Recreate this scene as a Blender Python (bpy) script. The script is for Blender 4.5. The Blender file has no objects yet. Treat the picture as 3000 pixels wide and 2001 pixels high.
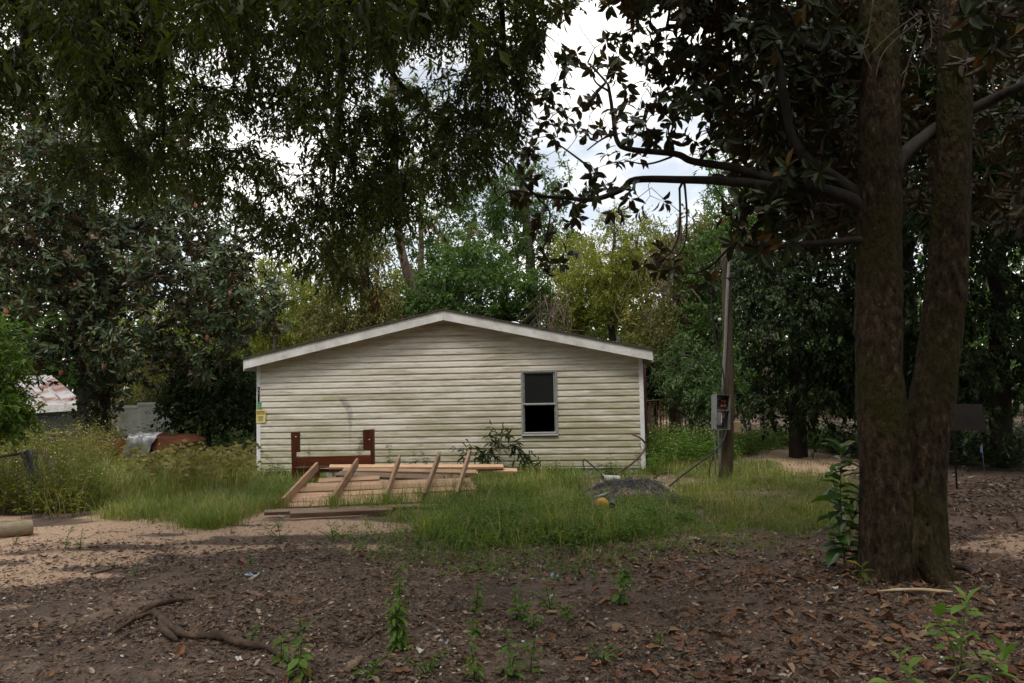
import bpy, bmesh, math, random
import numpy as np
from mathutils import Vector, Matrix

rng = np.random.default_rng(11)
random.seed(5)
sc = bpy.context.scene
COL = sc.collection
R = math.radians

# ------------------------------------------------------------------ camera
FPX, EYE, ROLL, PITCH = 2250.0, 1.6, 0.0187, 0.0596
cF = np.array([0, math.cos(PITCH), math.sin(PITCH)])
_r0 = np.array([1.0, 0, 0]); _u0 = np.array([0, -math.sin(PITCH), math.cos(PITCH)])
cR = math.cos(ROLL) * _r0 - math.sin(ROLL) * _u0
cU = math.sin(ROLL) * _r0 + math.cos(ROLL) * _u0
cam = bpy.data.cameras.new('camera'); cam.lens = 27.0; cam.sensor_width = 36.0
cam.clip_start = 0.05; cam.clip_end = 3000
camo = bpy.data.objects.new('camera', cam); COL.objects.link(camo)
camo.matrix_world = Matrix(((cR[0], cU[0], -cF[0], 0), (cR[1], cU[1], -cF[1], 0), (cR[2], cU[2], -cF[2], EYE), (0, 0, 0, 1)))
sc.camera = camo

# ------------------------------------------------------------------ sky, sun, exposure
SUN_EL, SUN_AZ = R(62), R(200)          # azimuth clockwise from +Y: behind the camera, a little to the left
w = bpy.data.worlds.new('World'); sc.world = w; w.use_nodes = True
nt = w.node_tree; nt.nodes.clear()
def N(t, **k):
    n = nt.nodes.new(t)
    for a, b in k.items(): setattr(n, a, b)
    return n
out = N('ShaderNodeOutputWorld'); bg = N('ShaderNodeBackground'); bg.inputs['Strength'].default_value = 0.10
sky = N('ShaderNodeTexSky', sky_type='NISHITA'); sky.sun_disc = False
sky.sun_elevation = SUN_EL; sky.sun_rotation = SUN_AZ
tc = N('ShaderNodeTexCoord'); mp = N('ShaderNodeMapping'); mp.inputs['Scale'].default_value = (1.0, 1.0, 2.2)
no = N('ShaderNodeTexNoise'); no.inputs['Scale'].default_value = 2.3; no.inputs['Detail'].default_value = 7; no.inputs['Roughness'].default_value = 0.55
mp.inputs['Location'].default_value = (0.35, 0.2, 0.1)
cr = N('ShaderNodeValToRGB'); cr.color_ramp.elements[0].position = 0.40; cr.color_ramp.elements[1].position = 0.55
cr.color_ramp.elements[0].color = (0.32, 0.32, 0.32, 1)
mx = N('ShaderNodeMix', data_type='RGBA'); mx.inputs[7].default_value = (13.6, 13.2, 12.4, 1)
L = nt.links.new
L(tc.outputs['Generated'], mp.inputs['Vector']); L(mp.outputs['Vector'], no.inputs['Vector']); L(no.outputs['Fac'], cr.inputs['Fac'])
L(cr.outputs['Color'], mx.inputs[0]); L(sky.outputs['Color'], mx.inputs[6]); L(mx.outputs[2], bg.inputs['Color']); L(bg.outputs['Background'], out.inputs['Surface'])
sl = bpy.data.lights.new('sun', 'SUN'); sl.energy = 1.5; sl.angle = R(16); sl.color = (1.0, 0.94, 0.84)
so = bpy.data.objects.new('sun', sl); COL.objects.link(so)
sd = Vector((math.sin(SUN_AZ) * math.cos(SUN_EL), math.cos(SUN_AZ) * math.cos(SUN_EL), math.sin(SUN_EL)))
so.rotation_euler = sd.to_track_quat('Z', 'Y').to_euler(); so.location = (0, -5, 30)
vs = sc.view_settings; vs.view_transform = 'Standard'; vs.look = 'None'; vs.gamma = 1; vs.use_curve_mapping = False; vs.exposure = 0.42
cy = sc.cycles; cy.use_denoising = True; cy.max_bounces = 6; cy.diffuse_bounces = 3; cy.glossy_bounces = 2; cy.transmission_bounces = 4; cy.transparent_max_bounces = 4
try: cy.denoiser = 'OPENIMAGEDENOISE'; cy.denoising_input_passes = 'RGB_ALBEDO_NORMAL'
except Exception: pass

# ------------------------------------------------------------------ helpers
def ray(u, v): return cF + (u - 1500) / FPX * cR + (1000.5 - v) / FPX * cU
def P(u, v, Y): d = ray(u, v); return np.array([0, 0, EYE]) + d * (Y / d[1])       # the point at distance Y seen at (u, v)
def G(u, v, z=0.0): d = ray(u, v); return np.array([0, 0, EYE]) + d * ((z - EYE) / d[2])
def UV(p):
    q = np.asarray(p, float) - np.array([0, 0, EYE]); z = q @ cF; z = np.where(np.abs(z) < 1e-3, 1e-3, z)
    return 1500 + FPX * (q @ cR) / z, 1000.5 - FPX * (q @ cU) / z
def nrmz(a): return a / np.maximum(np.linalg.norm(a, axis=-1, keepdims=True), 1e-9)
def rv(n): return nrmz(rng.normal(size=(n, 3)))
def hash2(i, j, s=0):
    h = np.sin(i * 127.1 + j * 311.7 + s * 74.7) * 43758.5453
    return h - np.floor(h)
def vnoise(x, y, s=0):
    i, j = np.floor(x), np.floor(y); f, g = x - i, y - j
    f = f * f * (3 - 2 * f); g = g * g * (3 - 2 * g)
    a = hash2(i, j, s); b = hash2(i + 1, j, s); c = hash2(i, j + 1, s); d = hash2(i + 1, j + 1, s)
    return (a * (1 - f) + b * f) * (1 - g) + (c * (1 - f) + d * f) * g
def fbm(x, y, s=0, o=4):
    t = 0; a = 0.5
    for k in range(o): t = t + a * vnoise(x * 2 ** k, y * 2 ** k, s + k); a *= 0.5
    return t
def inpoly(u, v, poly):
    u = np.asarray(u); r = np.zeros(u.shape, bool); n = len(poly)
    for i in range(n):
        (x1, y1), (x2, y2) = poly[i], poly[(i + 1) % n]
        c = ((y1 > v) != (y2 > v)) & (u < (x2 - x1) * (v - y1) / ((y2 - y1) if y2 != y1 else 1e-9) + x1)
        r ^= c
    return r

def make_mesh(name, V, Fs, mat=None, smooth=False, tint=None, attr='tint'):
    """V (n,3); Fs a (m,k) array or a list of such arrays"""
    V = np.asarray(V, np.float32)
    if not isinstance(Fs, (list, tuple)): Fs = [Fs]
    Fs = [np.asarray(f, np.int32) for f in Fs if len(f)]
    me = bpy.data.meshes.new(name)
    loops = np.concatenate([f.ravel() for f in Fs]) if Fs else np.zeros(0, np.int32)
    sizes = np.concatenate([np.full(len(f), f.shape[1], np.int32) for f in Fs]) if Fs else np.zeros(0, np.int32)
    me.vertices.add(len(V)); me.vertices.foreach_set('co', V.ravel())
    me.loops.add(len(loops)); me.loops.foreach_set('vertex_index', loops)
    me.polygons.add(len(sizes)); st = np.zeros(len(sizes), np.int32); st[1:] = np.cumsum(sizes)[:-1]
    me.polygons.foreach_set('loop_start', st); me.polygons.foreach_set('loop_total', sizes)
    me.polygons.foreach_set('use_smooth', np.full(len(sizes), bool(smooth)))
    if tint is not None:
        a = me.attributes.new(attr, 'FLOAT', 'POINT'); a.data.foreach_set('value', np.asarray(tint, np.float32))
    me.update(calc_edges=True)
    if mat: me.materials.append(mat)
    return me
def obj(name, me, parent=None, loc=None, rot=None):
    o = bpy.data.objects.new(name, me); COL.objects.link(o)
    if parent: o.parent = parent
    if loc is not None: o.location = Vector([float(c) for c in loc])
    if rot is not None: o.rotation_euler = rot
    return o
def tag(o, label=None, cat=None, group=None, kind=None):
    if label: o['label'] = label
    if cat: o['category'] = cat
    if group: o['group'] = group
    if kind: o['kind'] = kind
    return o
def empty(name, loc=(0, 0, 0), rz=0.0, rot=None):
    o = bpy.data.objects.new(name, None); COL.objects.link(o); o.location = Vector([float(c) for c in loc])
    o.rotation_euler = rot if rot is not None else (0, 0, rz); o.empty_display_size = 0.2
    return o
def thing(name, label, cat, loc=(0, 0, 0), rz=0.0, group=None, rot=None): return tag(empty(name, loc, rz, rot), label, cat, group)

class MB:
    """collects boxes, tubes and polygons for one mesh object"""
    def __init__(s): s.V = []; s.F = {}; s.n = 0
    def add(s, V, F):
        V = np.asarray(V, float); F = [list(f) for f in F]
        for f in F: s.F.setdefault(len(f), []).append([i + s.n for i in f])
        s.V.append(V); s.n += len(V); return s
    def box(s, c, size, M=None, bev=0.0):
        x, y, z = [d / 2 for d in size]
        if bev:
            bm = bmesh.new(); bmesh.ops.create_cube(bm, size=1)
            for v in bm.verts: v.co = Vector((v.co.x * 2 * x, v.co.y * 2 * y, v.co.z * 2 * z))
            bmesh.ops.bevel(bm, geom=bm.edges[:], offset=bev, segments=1, affect='EDGES')
            V = np.array([v.co[:] for v in bm.verts]); F = [[v.index for v in f.verts] for f in bm.faces]; bm.free()
        else:
            V = np.array([(a, b, d) for a in (-x, x) for b in (-y, y) for d in (-z, z)])
            F = [(0, 1, 3, 2), (4, 6, 7, 5), (0, 4, 5, 1), (2, 3, 7, 6), (0, 2, 6, 4), (1, 5, 7, 3)]
        if M is not None: V = V @ np.array(M).T
        return s.add(V + np.array(c), F)
    def tube(s, pts, r, n=8, cap=True):
        pts = np.asarray(pts, float); m = len(pts); r = np.broadcast_to(np.asarray(r, float), (m,))
        T = nrmz(np.gradient(pts, axis=0)); ref = np.array([0, 0, 1.0]) if abs(T[:, 2]).mean() < 0.8 else np.array([1.0, 0.05, 0])
        A = nrmz(np.cross(T, ref)); B = np.cross(T, A); th = np.arange(n) * 2 * math.pi / n
        V = (pts[:, None] + r[:, None, None] * (np.cos(th)[None, :, None] * A[:, None] + np.sin(th)[None, :, None] * B[:, None])).reshape(-1, 3)
        F = [(i * n + j, i * n + (j + 1) % n, (i + 1) * n + (j + 1) % n, (i + 1) * n + j) for i in range(m - 1) for j in range(n)]
        if cap: F += [tuple(range(n))[::-1], tuple((m - 1) * n + j for j in range(n))]
        return s.add(V, F)
    def prism(s, poly, axis, a, b):
        """polygon in the plane across axis (0, 1 or 2), extruded from a to b"""
        n = len(poly); V = []
        for t in (a, b):
            for p in poly:
                q = list(p); q.insert(axis, t); V.append(q)
        F = [tuple(range(n)), tuple(range(2 * n - 1, n - 1, -1))] + [(i, i + n, (i + 1) % n + n, (i + 1) % n) for i in range(n)]
        return s.add(V, F)
    def mesh(s, name, mat, smooth=False):
        me = make_mesh(name, np.concatenate(s.V), [np.array(f) for f in s.F.values()], mat, smooth)
        if not smooth:
            bm = bmesh.new(); bm.from_mesh(me); bmesh.ops.recalc_face_normals(bm, faces=bm.faces); bm.to_mesh(me); bm.free()
        return me
    def build(s, name, mat, parent=None, smooth=False, loc=None, rot=None): return obj(name, s.mesh(name, mat, smooth), parent, loc, rot)

def smoothpath(pts, n=6):
    pts = np.asarray(pts, float)
    if len(pts) < 3: t = np.linspace(0, 1, n + 1)[:, None]; return pts[0] * (1 - t) + pts[-1] * t
    q = np.vstack([2 * pts[0] - pts[1], pts, 2 * pts[-1] - pts[-2]]); o = []
    for i in range(1, len(q) - 2):
        for t in np.arange(n) / n:
            o.append(0.5 * ((2 * q[i]) + (-q[i - 1] + q[i + 1]) * t + (2 * q[i - 1] - 5 * q[i] + 4 * q[i + 1] - q[i + 2]) * t * t + (-q[i - 1] + 3 * q[i] - 3 * q[i + 1] + q[i + 2]) * t ** 3))
    o.append(pts[-1]); return np.array(o)

# ------------------------------------------------------------------ materials
def newmat(name):
    m = bpy.data.materials.new(name); m.use_nodes = True; t = m.node_tree
    b = t.nodes['Principled BSDF']; return m, t, b
def nd(t, typ, ins=None, **k):
    n = t.nodes.new(typ)
    for a, v in k.items(): setattr(n, a, v)
    for a, v in (ins or {}).items():
        if hasattr(v, 'links'): t.links.new(v, n.inputs[a])
        else: n.inputs[a].default_value = v
    return n
def ramp(t, fac, stops):
    n = t.nodes.new('ShaderNodeValToRGB'); e = n.color_ramp.elements
    while len(e) < len(stops): e.new(0.5)
    for k, (p, c) in enumerate(stops): e[k].position = p; e[k].color = tuple(c) + (1,) if len(c) == 3 else c
    t.links.new(fac, n.inputs['Fac']); return n.outputs['Color']
def mixc(t, f, a, b, mode='MIX'):
    n = t.nodes.new('ShaderNodeMix'); n.data_type = 'RGBA'; n.blend_type = mode
    for i, v in ((0, f), (6, a), (7, b)):
        if hasattr(v, 'links'): t.links.new(v, n.inputs[i])
        else: n.inputs[i].default_value = (v if i == 0 else (tuple(v) + (1,) if len(v) == 3 else v))
    return n.outputs[2]
def surf(name, stops, scale=8.0, stretch=(1, 1, 1), rough=0.7, bump=0.3, detail=6, spec=0.3, metal=0.0, bscale=None, dist=0.01, rnd=0.0, spots=None, flecks=None):
    m, t, b = newmat(name)
    tc = nd(t, 'ShaderNodeTexCoord'); oi = nd(t, 'ShaderNodeObjectInfo')
    off = nd(t, 'ShaderNodeVectorMath', {0: tc.outputs['Object'], 1: oi.outputs['Random']}, operation='ADD')
    off2 = nd(t, 'ShaderNodeVectorMath', {0: oi.outputs['Random'], 3: 37.0}, operation='SCALE')
    t.links.new(off2.outputs[0], off.inputs[1])
    mp = nd(t, 'ShaderNodeMapping', {'Vector': off.outputs[0], 'Scale': stretch})
    n1 = nd(t, 'ShaderNodeTexNoise', {'Vector': mp.outputs[0], 'Scale': scale, 'Detail': detail, 'Roughness': 0.62})
    c = ramp(t, n1.outputs['Fac'], stops)
    if spots:
        n3 = nd(t, 'ShaderNodeTexNoise', {'Vector': off.outputs[0], 'Scale': spots[0], 'Detail': 5.0, 'Roughness': 0.6})
        f = ramp(t, n3.outputs['Fac'], [(spots[1], (0, 0, 0)), (spots[2], (1, 1, 1))]); c = mixc(t, f, c, spots[3])
    if flecks:
        n4 = nd(t, 'ShaderNodeTexNoise', {'Vector': off.outputs[0], 'Scale': flecks[0], 'Detail': 2.0}); c = mixc(t, ramp(t, n4.outputs['Fac'], [(flecks[1], (0, 0, 0)), (flecks[2], (1, 1, 1))]), c, flecks[3])
    if rnd:
        hv = nd(t, 'ShaderNodeHueSaturation', {'Color': c})
        mr = nd(t, 'ShaderNodeMapRange', {0: oi.outputs['Random'], 3: 1 - rnd, 4: 1 + rnd}); t.links.new(mr.outputs[0], hv.inputs['Value']); c = hv.outputs[0]
    t.links.new(c, b.inputs['Base Color'])
    b.inputs['Roughness'].default_value = rough; b.inputs['Specular IOR Level'].default_value = spec; b.inputs['Metallic'].default_value = metal
    if bump:
        n2 = nd(t, 'ShaderNodeTexNoise', {'Vector': mp.outputs[0], 'Scale': bscale or scale * 2, 'Detail': 6.0})
        bp = nd(t, 'ShaderNodeBump', {'Height': n2.outputs['Fac'], 'Strength': bump, 'Distance': dist}); t.links.new(bp.outputs[0], b.inputs['Normal'])
    return m
def leafmat(name, ca, cb, cc=None, back=None, rough=0.5, spec=0.35, trans=0.35, tcol=None, noise=1.2):
    """ca..cb by the leaf's own tint, cc for the few turned leaves"""
    m, t, b = newmat(name)
    at = nd(t, 'ShaderNodeAttribute', attribute_name='tint')
    st = [(0.0, ca), (0.9 if cc else 1.0, cb)] + ([(0.93, cc), (1.0, cc)] if cc else [])
    c = ramp(t, at.outputs['Fac'], st)
    if noise:
        tc = nd(t, 'ShaderNodeTexCoord'); n1 = nd(t, 'ShaderNodeTexNoise', {'Vector': tc.outputs['Object'], 'Scale': noise, 'Detail': 3.0})
        f = ramp(t, n1.outputs['Fac'], [(0.3, (0.72, 0.72, 0.72)), (0.7, (1.28, 1.22, 1.1))]); c = mixc(t, 1.0, c, f, 'MULTIPLY')
    if back:
        ge = nd(t, 'ShaderNodeNewGeometry'); c = mixc(t, ge.outputs['Backfacing'], c, back)
    t.links.new(c, b.inputs['Base Color']); b.inputs['Roughness'].default_value = rough; b.inputs['Specular IOR Level'].default_value = spec
    if trans:
        tr = nd(t, 'ShaderNodeBsdfTranslucent')
        tcl = mixc(t, 1.0, c, tcol or (1.3, 1.5, 0.6), 'MULTIPLY'); t.links.new(tcl, tr.inputs['Color'])
        ms = nd(t, 'ShaderNodeMixShader', {0: trans}); t.links.new(b.outputs[0], ms.inputs[1]); t.links.new(tr.outputs[0], ms.inputs[2])
        t.links.new(ms.outputs[0], t.nodes['Material Output'].inputs['Surface'])
    return m

MT = {}
MT['bark_oak'] = surf('bark_oak', [(0.3, (0.018, 0.015, 0.013)), (0.7, (0.055, 0.047, 0.04))], 9, (1, 1, 0.25), 0.9, 0.8, dist=0.02)
MT['bark_mag'] = surf('bark_magnolia', [(0.32, (0.012, 0.008, 0.007)), (0.48, (0.042, 0.028, 0.018)), (0.60, (0.070, 0.050, 0.031)), (0.72, (0.14, 0.11, 0.078))], 21, (1, 1, 0.42), 0.95, 1.0, 12, dist=0.06, bscale=26, spec=0.15, spots=(1.6, 0.46, 0.64, (0.040, 0.036, 0.011)), flecks=(60, 0.71, 0.75, (0.20, 0.195, 0.16)))
MT['bark_grey'] = surf('bark_grey', [(0.3, (0.06, 0.05, 0.04)), (0.7, (0.17, 0.15, 0.12))], 7, (1, 1, 0.3), 0.9, 0.7, dist=0.02)
MT['bark_pine'] = surf('bark_pine', [(0.35, (0.045, 0.03, 0.023)), (0.7, (0.12, 0.085, 0.062))], 6, (1, 1, 0.35), 0.9, 0.8, dist=0.02)
MT['bare_wood'] = surf('peeled_wood', [(0.3, (0.07, 0.032, 0.018)), (0.7, (0.16, 0.075, 0.042))], 8, (1, 1, 1), 0.8, 0.5)
MT['leaf_oak'] = leafmat('leaf_oak', (0.024, 0.038, 0.009), (0.075, 0.098, 0.022), (0.12, 0.07, 0.02), trans=0.42, tcol=(1.7, 1.8, 0.55), rough=0.5)
MT['leaf_mag'] = leafmat('leaf_magnolia', (0.018, 0.032, 0.012), (0.05, 0.07, 0.025), (0.16, 0.10, 0.03), back=(0.046, 0.034, 0.013), rough=0.42, spec=0.4, trans=0.16, tcol=(1.6, 1.2, 0.4), noise=0)
MT['leaf_mag2'] = leafmat('leaf_magnolia_far', (0.026, 0.052, 0.026), (0.08, 0.125, 0.05), (0.10, 0.07, 0.02), back=(0.062, 0.044, 0.018), rough=0.36, spec=0.5, trans=0.12, tcol=(1.5, 1.3, 0.5), noise=0.9)
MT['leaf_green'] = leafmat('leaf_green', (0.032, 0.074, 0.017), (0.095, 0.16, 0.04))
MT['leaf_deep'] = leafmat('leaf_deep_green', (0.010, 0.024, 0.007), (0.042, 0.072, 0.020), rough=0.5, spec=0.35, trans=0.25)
MT['leaf_lime'] = leafmat('leaf_yellow_green', (0.125, 0.155, 0.024), (0.28, 0.29, 0.065), (0.20, 0.15, 0.03))
MT['leaf_olive'] = leafmat('leaf_olive', (0.075, 0.082, 0.022), (0.19, 0.175, 0.055), (0.22, 0.11, 0.03))
MT['leaf_bluish'] = leafmat('leaf_grey_green', (0.06, 0.11, 0.05), (0.14, 0.21, 0.10))
MT['leaf_bright'] = leafmat('leaf_bright', (0.05, 0.11, 0.015), (0.13, 0.20, 0.035), (0.30, 0.24, 0.02), rough=0.4, spec=0.4)
MT['leaf_cherry'] = leafmat('leaf_young_bright', (0.10, 0.21, 0.03), (0.20, 0.32, 0.06), (0.34, 0.27, 0.05), rough=0.4, spec=0.4, noise=0)
MT['leaf_sapling'] = leafmat('leaf_sapling', (0.035, 0.085, 0.02), (0.085, 0.15, 0.03), (0.15, 0.12, 0.03), rough=0.3, spec=0.55, trans=0.3, noise=0)
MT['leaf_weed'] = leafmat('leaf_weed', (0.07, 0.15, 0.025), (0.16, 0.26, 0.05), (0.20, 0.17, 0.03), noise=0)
MT['needle'] = leafmat('pine_needle', (0.06, 0.11, 0.03), (0.13, 0.19, 0.06), (0.26, 0.14, 0.05), noise=0)
MT['grass'] = leafmat('grass', (0.10, 0.16, 0.03), (0.25, 0.30, 0.08), (0.42, 0.36, 0.18), noise=0.8, trans=0.3)
MT['drygrass'] = leafmat('dry_grass', (0.15, 0.16, 0.05), (0.33, 0.285, 0.13), (0.32, 0.24, 0.13), noise=0.8, trans=0.3)
MT['flower'] = leafmat('seed_head', (0.45, 0.40, 0.26), (0.75, 0.70, 0.52), noise=0, trans=0.2, tcol=(1, 1, 1))
MT['litter'] = leafmat('dead_leaf', (0.06, 0.041, 0.032), (0.25, 0.16, 0.112), (0.44, 0.35, 0.28), noise=0, trans=0.05, rough=0.6, tcol=(1, 0.8, 0.5))
MT['litter_big'] = leafmat('dead_magnolia_leaf', (0.10, 0.048, 0.026), (0.27, 0.125, 0.06), (0.34, 0.23, 0.15), back=(0.15, 0.075, 0.04), noise=0, trans=0.05, rough=0.5, tcol=(1, 0.8, 0.5))
MT['vine'] = surf('dry_vine', [(0.3, (0.09, 0.06, 0.05)), (0.7, (0.22, 0.17, 0.13))], 5, rough=0.9, bump=0)

# ------------------------------------------------------------------ plants: skeletons, tubes, leaves
T_DIA = (np.array([(0, 0, 0), (0.45, 0.5, 0.08), (1, 0, -0.06), (0.45, -0.5, 0.08)]), np.array([(0, 2, 1), (0, 3, 2)]))
T_OVAL = (np.array([(0, 0, 0), (0.3, 0.44, 0.07), (0.68, 0.42, 0.04), (1, 0, -0.10), (0.68, -0.42, 0.04), (0.3, -0.44, 0.07)]), np.array([(0, 3, 2, 1), (0, 5, 4, 3)]))
T_LEAF = (np.array([(0, 0, 0), (0.18, 0.26, 0.05), (0.42, 0.5, 0.09), (0.72, 0.38, 0.03), (1, 0, -0.14), (0.72, -0.38, 0.03), (0.42, -0.5, 0.09), (0.18, -0.26, 0.05), (0.42, 0, 0.02), (0.72, 0, -0.03)]),
          [np.array([(0, 8, 2, 1), (8, 9, 3, 2), (0, 7, 6, 8), (8, 6, 5, 9)]), np.array([(9, 4, 3), (9, 5, 4)])])
T_CURL = (np.array([(0, 0, 0.10), (0.3, 0.40, 0.22), (0.7, 0.40, 0.20), (1, 0, 0.16), (0.7, -0.42, 0.05), (0.3, -0.42, 0.06), (0.5, 0, 0.0)]), np.array([(0, 6, 2, 1), (6, 3, 2, 2), (0, 5, 4, 6), (6, 4, 3, 3)]))
T_CURL = (T_CURL[0], [np.array([(0, 6, 2, 1), (0, 5, 4, 6)]), np.array([(6, 3, 2), (6, 4, 3)])])
T_BIT = (np.array([(0, 0, 0.12), (0.5, 0.42, 0.22), (1, 0, 0.14), (0.5, -0.42, 0.0)]), np.array([(0, 2, 1), (0, 3, 2)]))
T_BLADE = (np.array([(0, -0.5, 0), (0, 0.5, 0), (0.55, 0.38, 0.10), (0.55, -0.38, 0.10), (1, 0, 0.0)]), [np.array([(0, 1, 2, 3)]), np.array([(3, 2, 4)])])
def leafmesh(name, pos, ax, nr, Ln, Wd, tmpl, mat, tint=None):
    T, Fs = tmpl; Fs = Fs if isinstance(Fs, list) else [Fs]
    n = len(pos); k = len(T); Ln = np.broadcast_to(Ln, (n,)); Wd = np.broadcast_to(Wd, (n,))
    ax = nrmz(ax); sd = nrmz(np.cross(nr, ax)); nn = np.cross(ax, sd)
    V = pos[:, None] + (Ln[:, None] * T[None, :, 0])[..., None] * ax[:, None] + (Wd[:, None] * T[None, :, 1])[..., None] * sd[:, None] + (Ln[:, None] * T[None, :, 2])[..., None] * nn[:, None]
    off = (np.arange(n) * k)[:, None, None]
    F = [(f[None] + off).reshape(-1, f.shape[1]) for f in Fs]
    tint = rng.random(n) if tint is None else tint
    return make_mesh(name, V.reshape(-1, 3), F, mat, False, np.repeat(tint, k))

class Skel:
    def __init__(s): s.p = []; s.par = []; s.fix = []
    def line(s, pts, r=None, start=-1):
        prev = start; ids = []
        r = [None] * len(pts) if r is None else np.broadcast_to(r, (len(pts),))
        for q, rr in zip(pts, r):
            s.p.append(np.array(q, float)); s.par.append(prev); s.fix.append(-1.0 if rr is None else float(rr)); prev = len(s.p) - 1; ids.append(prev)
        return ids
    def nearest(s, q): return int(np.argmin(np.linalg.norm(np.array(s.p) - np.array(q), axis=1)))
    def grow(s, att, step=0.35, wob=0.08, sag=0.0, up=0.6, skip=0):
        att = np.asarray(att, float); base = np.array(s.p)
        d0 = np.array([np.linalg.norm(base - a, axis=1).min() for a in att]); tips = []
        cap = len(s.p) + len(att) * 24; A = np.zeros((cap, 3)); n = len(s.p); A[:n] = base
        for a in att[np.argsort(d0)]:
            dv = a - A[:n]; d = np.linalg.norm(dv, axis=1)
            cost = d + up * np.maximum(0, -dv[:, 2]) + 0.25 * np.abs(dv[:, 2])
            if skip: cost[:skip] += 99
            j = int(np.argmin(cost)); m = int(min(20, max(2, math.ceil(d[j] / step))))
            t = (np.arange(1, m + 1) / m)[:, None]
            q = A[j] * (1 - t) + a * t + rng.normal(size=(m, 3)) * wob * min(1, d[j]) * np.sin(t * 3.0); q[:, 2] += (np.sin(t[:, 0] * math.pi) * (0.12 - sag) * d[j])
            ids = s.line(q, None, j); A[n:n + m] = q; n += m; tips.append(ids[-1])
        s.tips = tips; return tips
    def radii(s, r0=0.006, e=0.48, rmax=9.0):
        n = len(s.p); c = np.zeros(n); ch = np.zeros(n, int); 
        for i in range(n - 1, -1, -1):
            if ch[i] == 0: c[i] += 1
            if s.par[i] >= 0: c[s.par[i]] += c[i]; ch[s.par[i]] += 1
        r = np.minimum(r0 * c ** e, rmax); fx = np.array(s.fix); r = np.where(fx > 0, fx, r); s.cnt = c; s.r = r
        for i in range(n):
            if s.par[i] >= 0 and fx[i] < 0: r[i] = min(r[i], r[s.par[i]])
        return r
    def mesh(s, name, mat, sides=6, only=None):
        n = len(s.p); kids = [[] for _ in range(n)]
        for i in range(n):
            if s.par[i] >= 0: kids[s.par[i]].append(i)
        mb_V = []; Q = []; nv = 0
        starts = [(i, None) for i in range(n) if s.par[i] < 0]
        while starts:
            i, pre = starts.pop(); ch = [] if pre is None else [pre]; ch.append(i)
            while kids[i]:
                k = sorted(kids[i], key=lambda a: -(s.r[a] + 1e-6 * s.cnt[a])); starts += [(a, i) for a in k[1:]]; i = k[0]; ch.append(i)
            if only and not only(ch): continue
            pts = np.array([s.p[a] for a in ch]); rr = np.array([s.r[a] for a in ch])
            if pre is not None: rr[0] = min(rr[0], rr[1] * 1.25)
            if len(pts) < 2: continue
            m = 5 if rr[0] < 0.03 else (sides if rr[0] < 0.12 else (44 if sides >= 14 else 22))
            if rr[0] < 0.012: m = 3
            T = nrmz(np.gradient(pts, axis=0)); mT = nrmz(T.mean(0)); ref = np.array([1.0, 0.1, 0.05]) if abs(mT[2]) > 0.7 else np.array([0, 0.1, 1.0])
            A = nrmz(np.cross(T, ref)); B = np.cross(T, A); th = np.arange(m) * 2 * math.pi / m
            wv = 1 + (0 if m < 22 else 1) * (0.05 * np.sin(3 * th[None] + pts[:, 2:3] * 1.7) + 0.03 * np.sin(5 * th[None] - pts[:, 2:3] * 2.3 + 1) + 0.10 * (fbm(np.cos(th)[None] * 1.6 + pts[:, 2:3] * 0 + 5, np.sin(th)[None] * 1.6 + pts[:, 2:3] * 2.2, 7) - .47) + (0.075 * (fbm(np.cos(th)[None] * 9 + 3 + pts[:, 2:3] * 0, np.sin(th)[None] * 9 + pts[:, 2:3] * 4, 13) - .47) if m > 30 else 0) + 0.10 * (vnoise(np.cos(th)[None] * 4 + 9 + pts[:, 2:3] * 0, np.sin(th)[None] * 4 + pts[:, 2:3] * 7, 3) - .5))
            V = pts[:, None] + (rr[:, None] * wv)[..., None] * (np.cos(th)[None, :, None] * A[:, None] + np.sin(th)[None, :, None] * B[:, None])
            K = len(pts); a = np.arange(K - 1)[:, None] * m + np.arange(m)[None]; b = np.arange(K - 1)[:, None] * m + (np.arange(m)[None] + 1) % m
            Q.append(np.stack([a, b, b + m, a + m], -1).reshape(-1, 4) + nv); mb_V.append(V.reshape(-1, 3)); nv += K * m
        return make_mesh(name, np.concatenate(mb_V), np.concatenate(Q), mat, True)
    def tipdirs(s):
        t = np.array([s.p[i] for i in s.tips]); q = np.array([s.p[s.par[i]] for i in s.tips]); return t, nrmz(t - q)

def sprays(tip, tdir, ntw, tl, nl, Lf, asp, droop=0.2, ldroop=0.3, spread=1.0, along=0.5, jit=0.25):
    """leaves along ntw short twigs per tip; returns pos, axis, normal, length, width and twig lines"""
    n = len(tip); tp = np.repeat(tip, ntw, 0); td = np.repeat(tdir, ntw, 0)
    d = nrmz(td * 0.7 + spread * rv(n * ntw) + np.array([0, 0, -droop])); ln = tl * (0.55 + 0.8 * rng.random(n * ntw))
    m = len(tp); t = (np.arange(nl)[None] + rng.random((m, nl))) / nl; t = 0.12 + 0.9 * t
    pos = tp[:, None] + d[:, None] * (ln[:, None] * t)[..., None]; pos[..., 2] -= (droop * 0.35 * ln[:, None] * t ** 2)
    pos += rng.normal(size=pos.shape) * jit * 0.12 * tl
    pos = pos.reshape(-1, 3); dd = np.repeat(d, nl, 0); M = len(pos)
    ax = nrmz(dd * along + rv(M) * 0.85 + np.array([0, 0, -ldroop])); nr = rv(M) * 0.7 + np.array([0, 0, 1.0])
    Ln = Lf * (0.6 + 0.7 * rng.random(M))
    return pos, ax, nr, Ln, Ln * asp, (tp, tp + d * ln[:, None])
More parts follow.
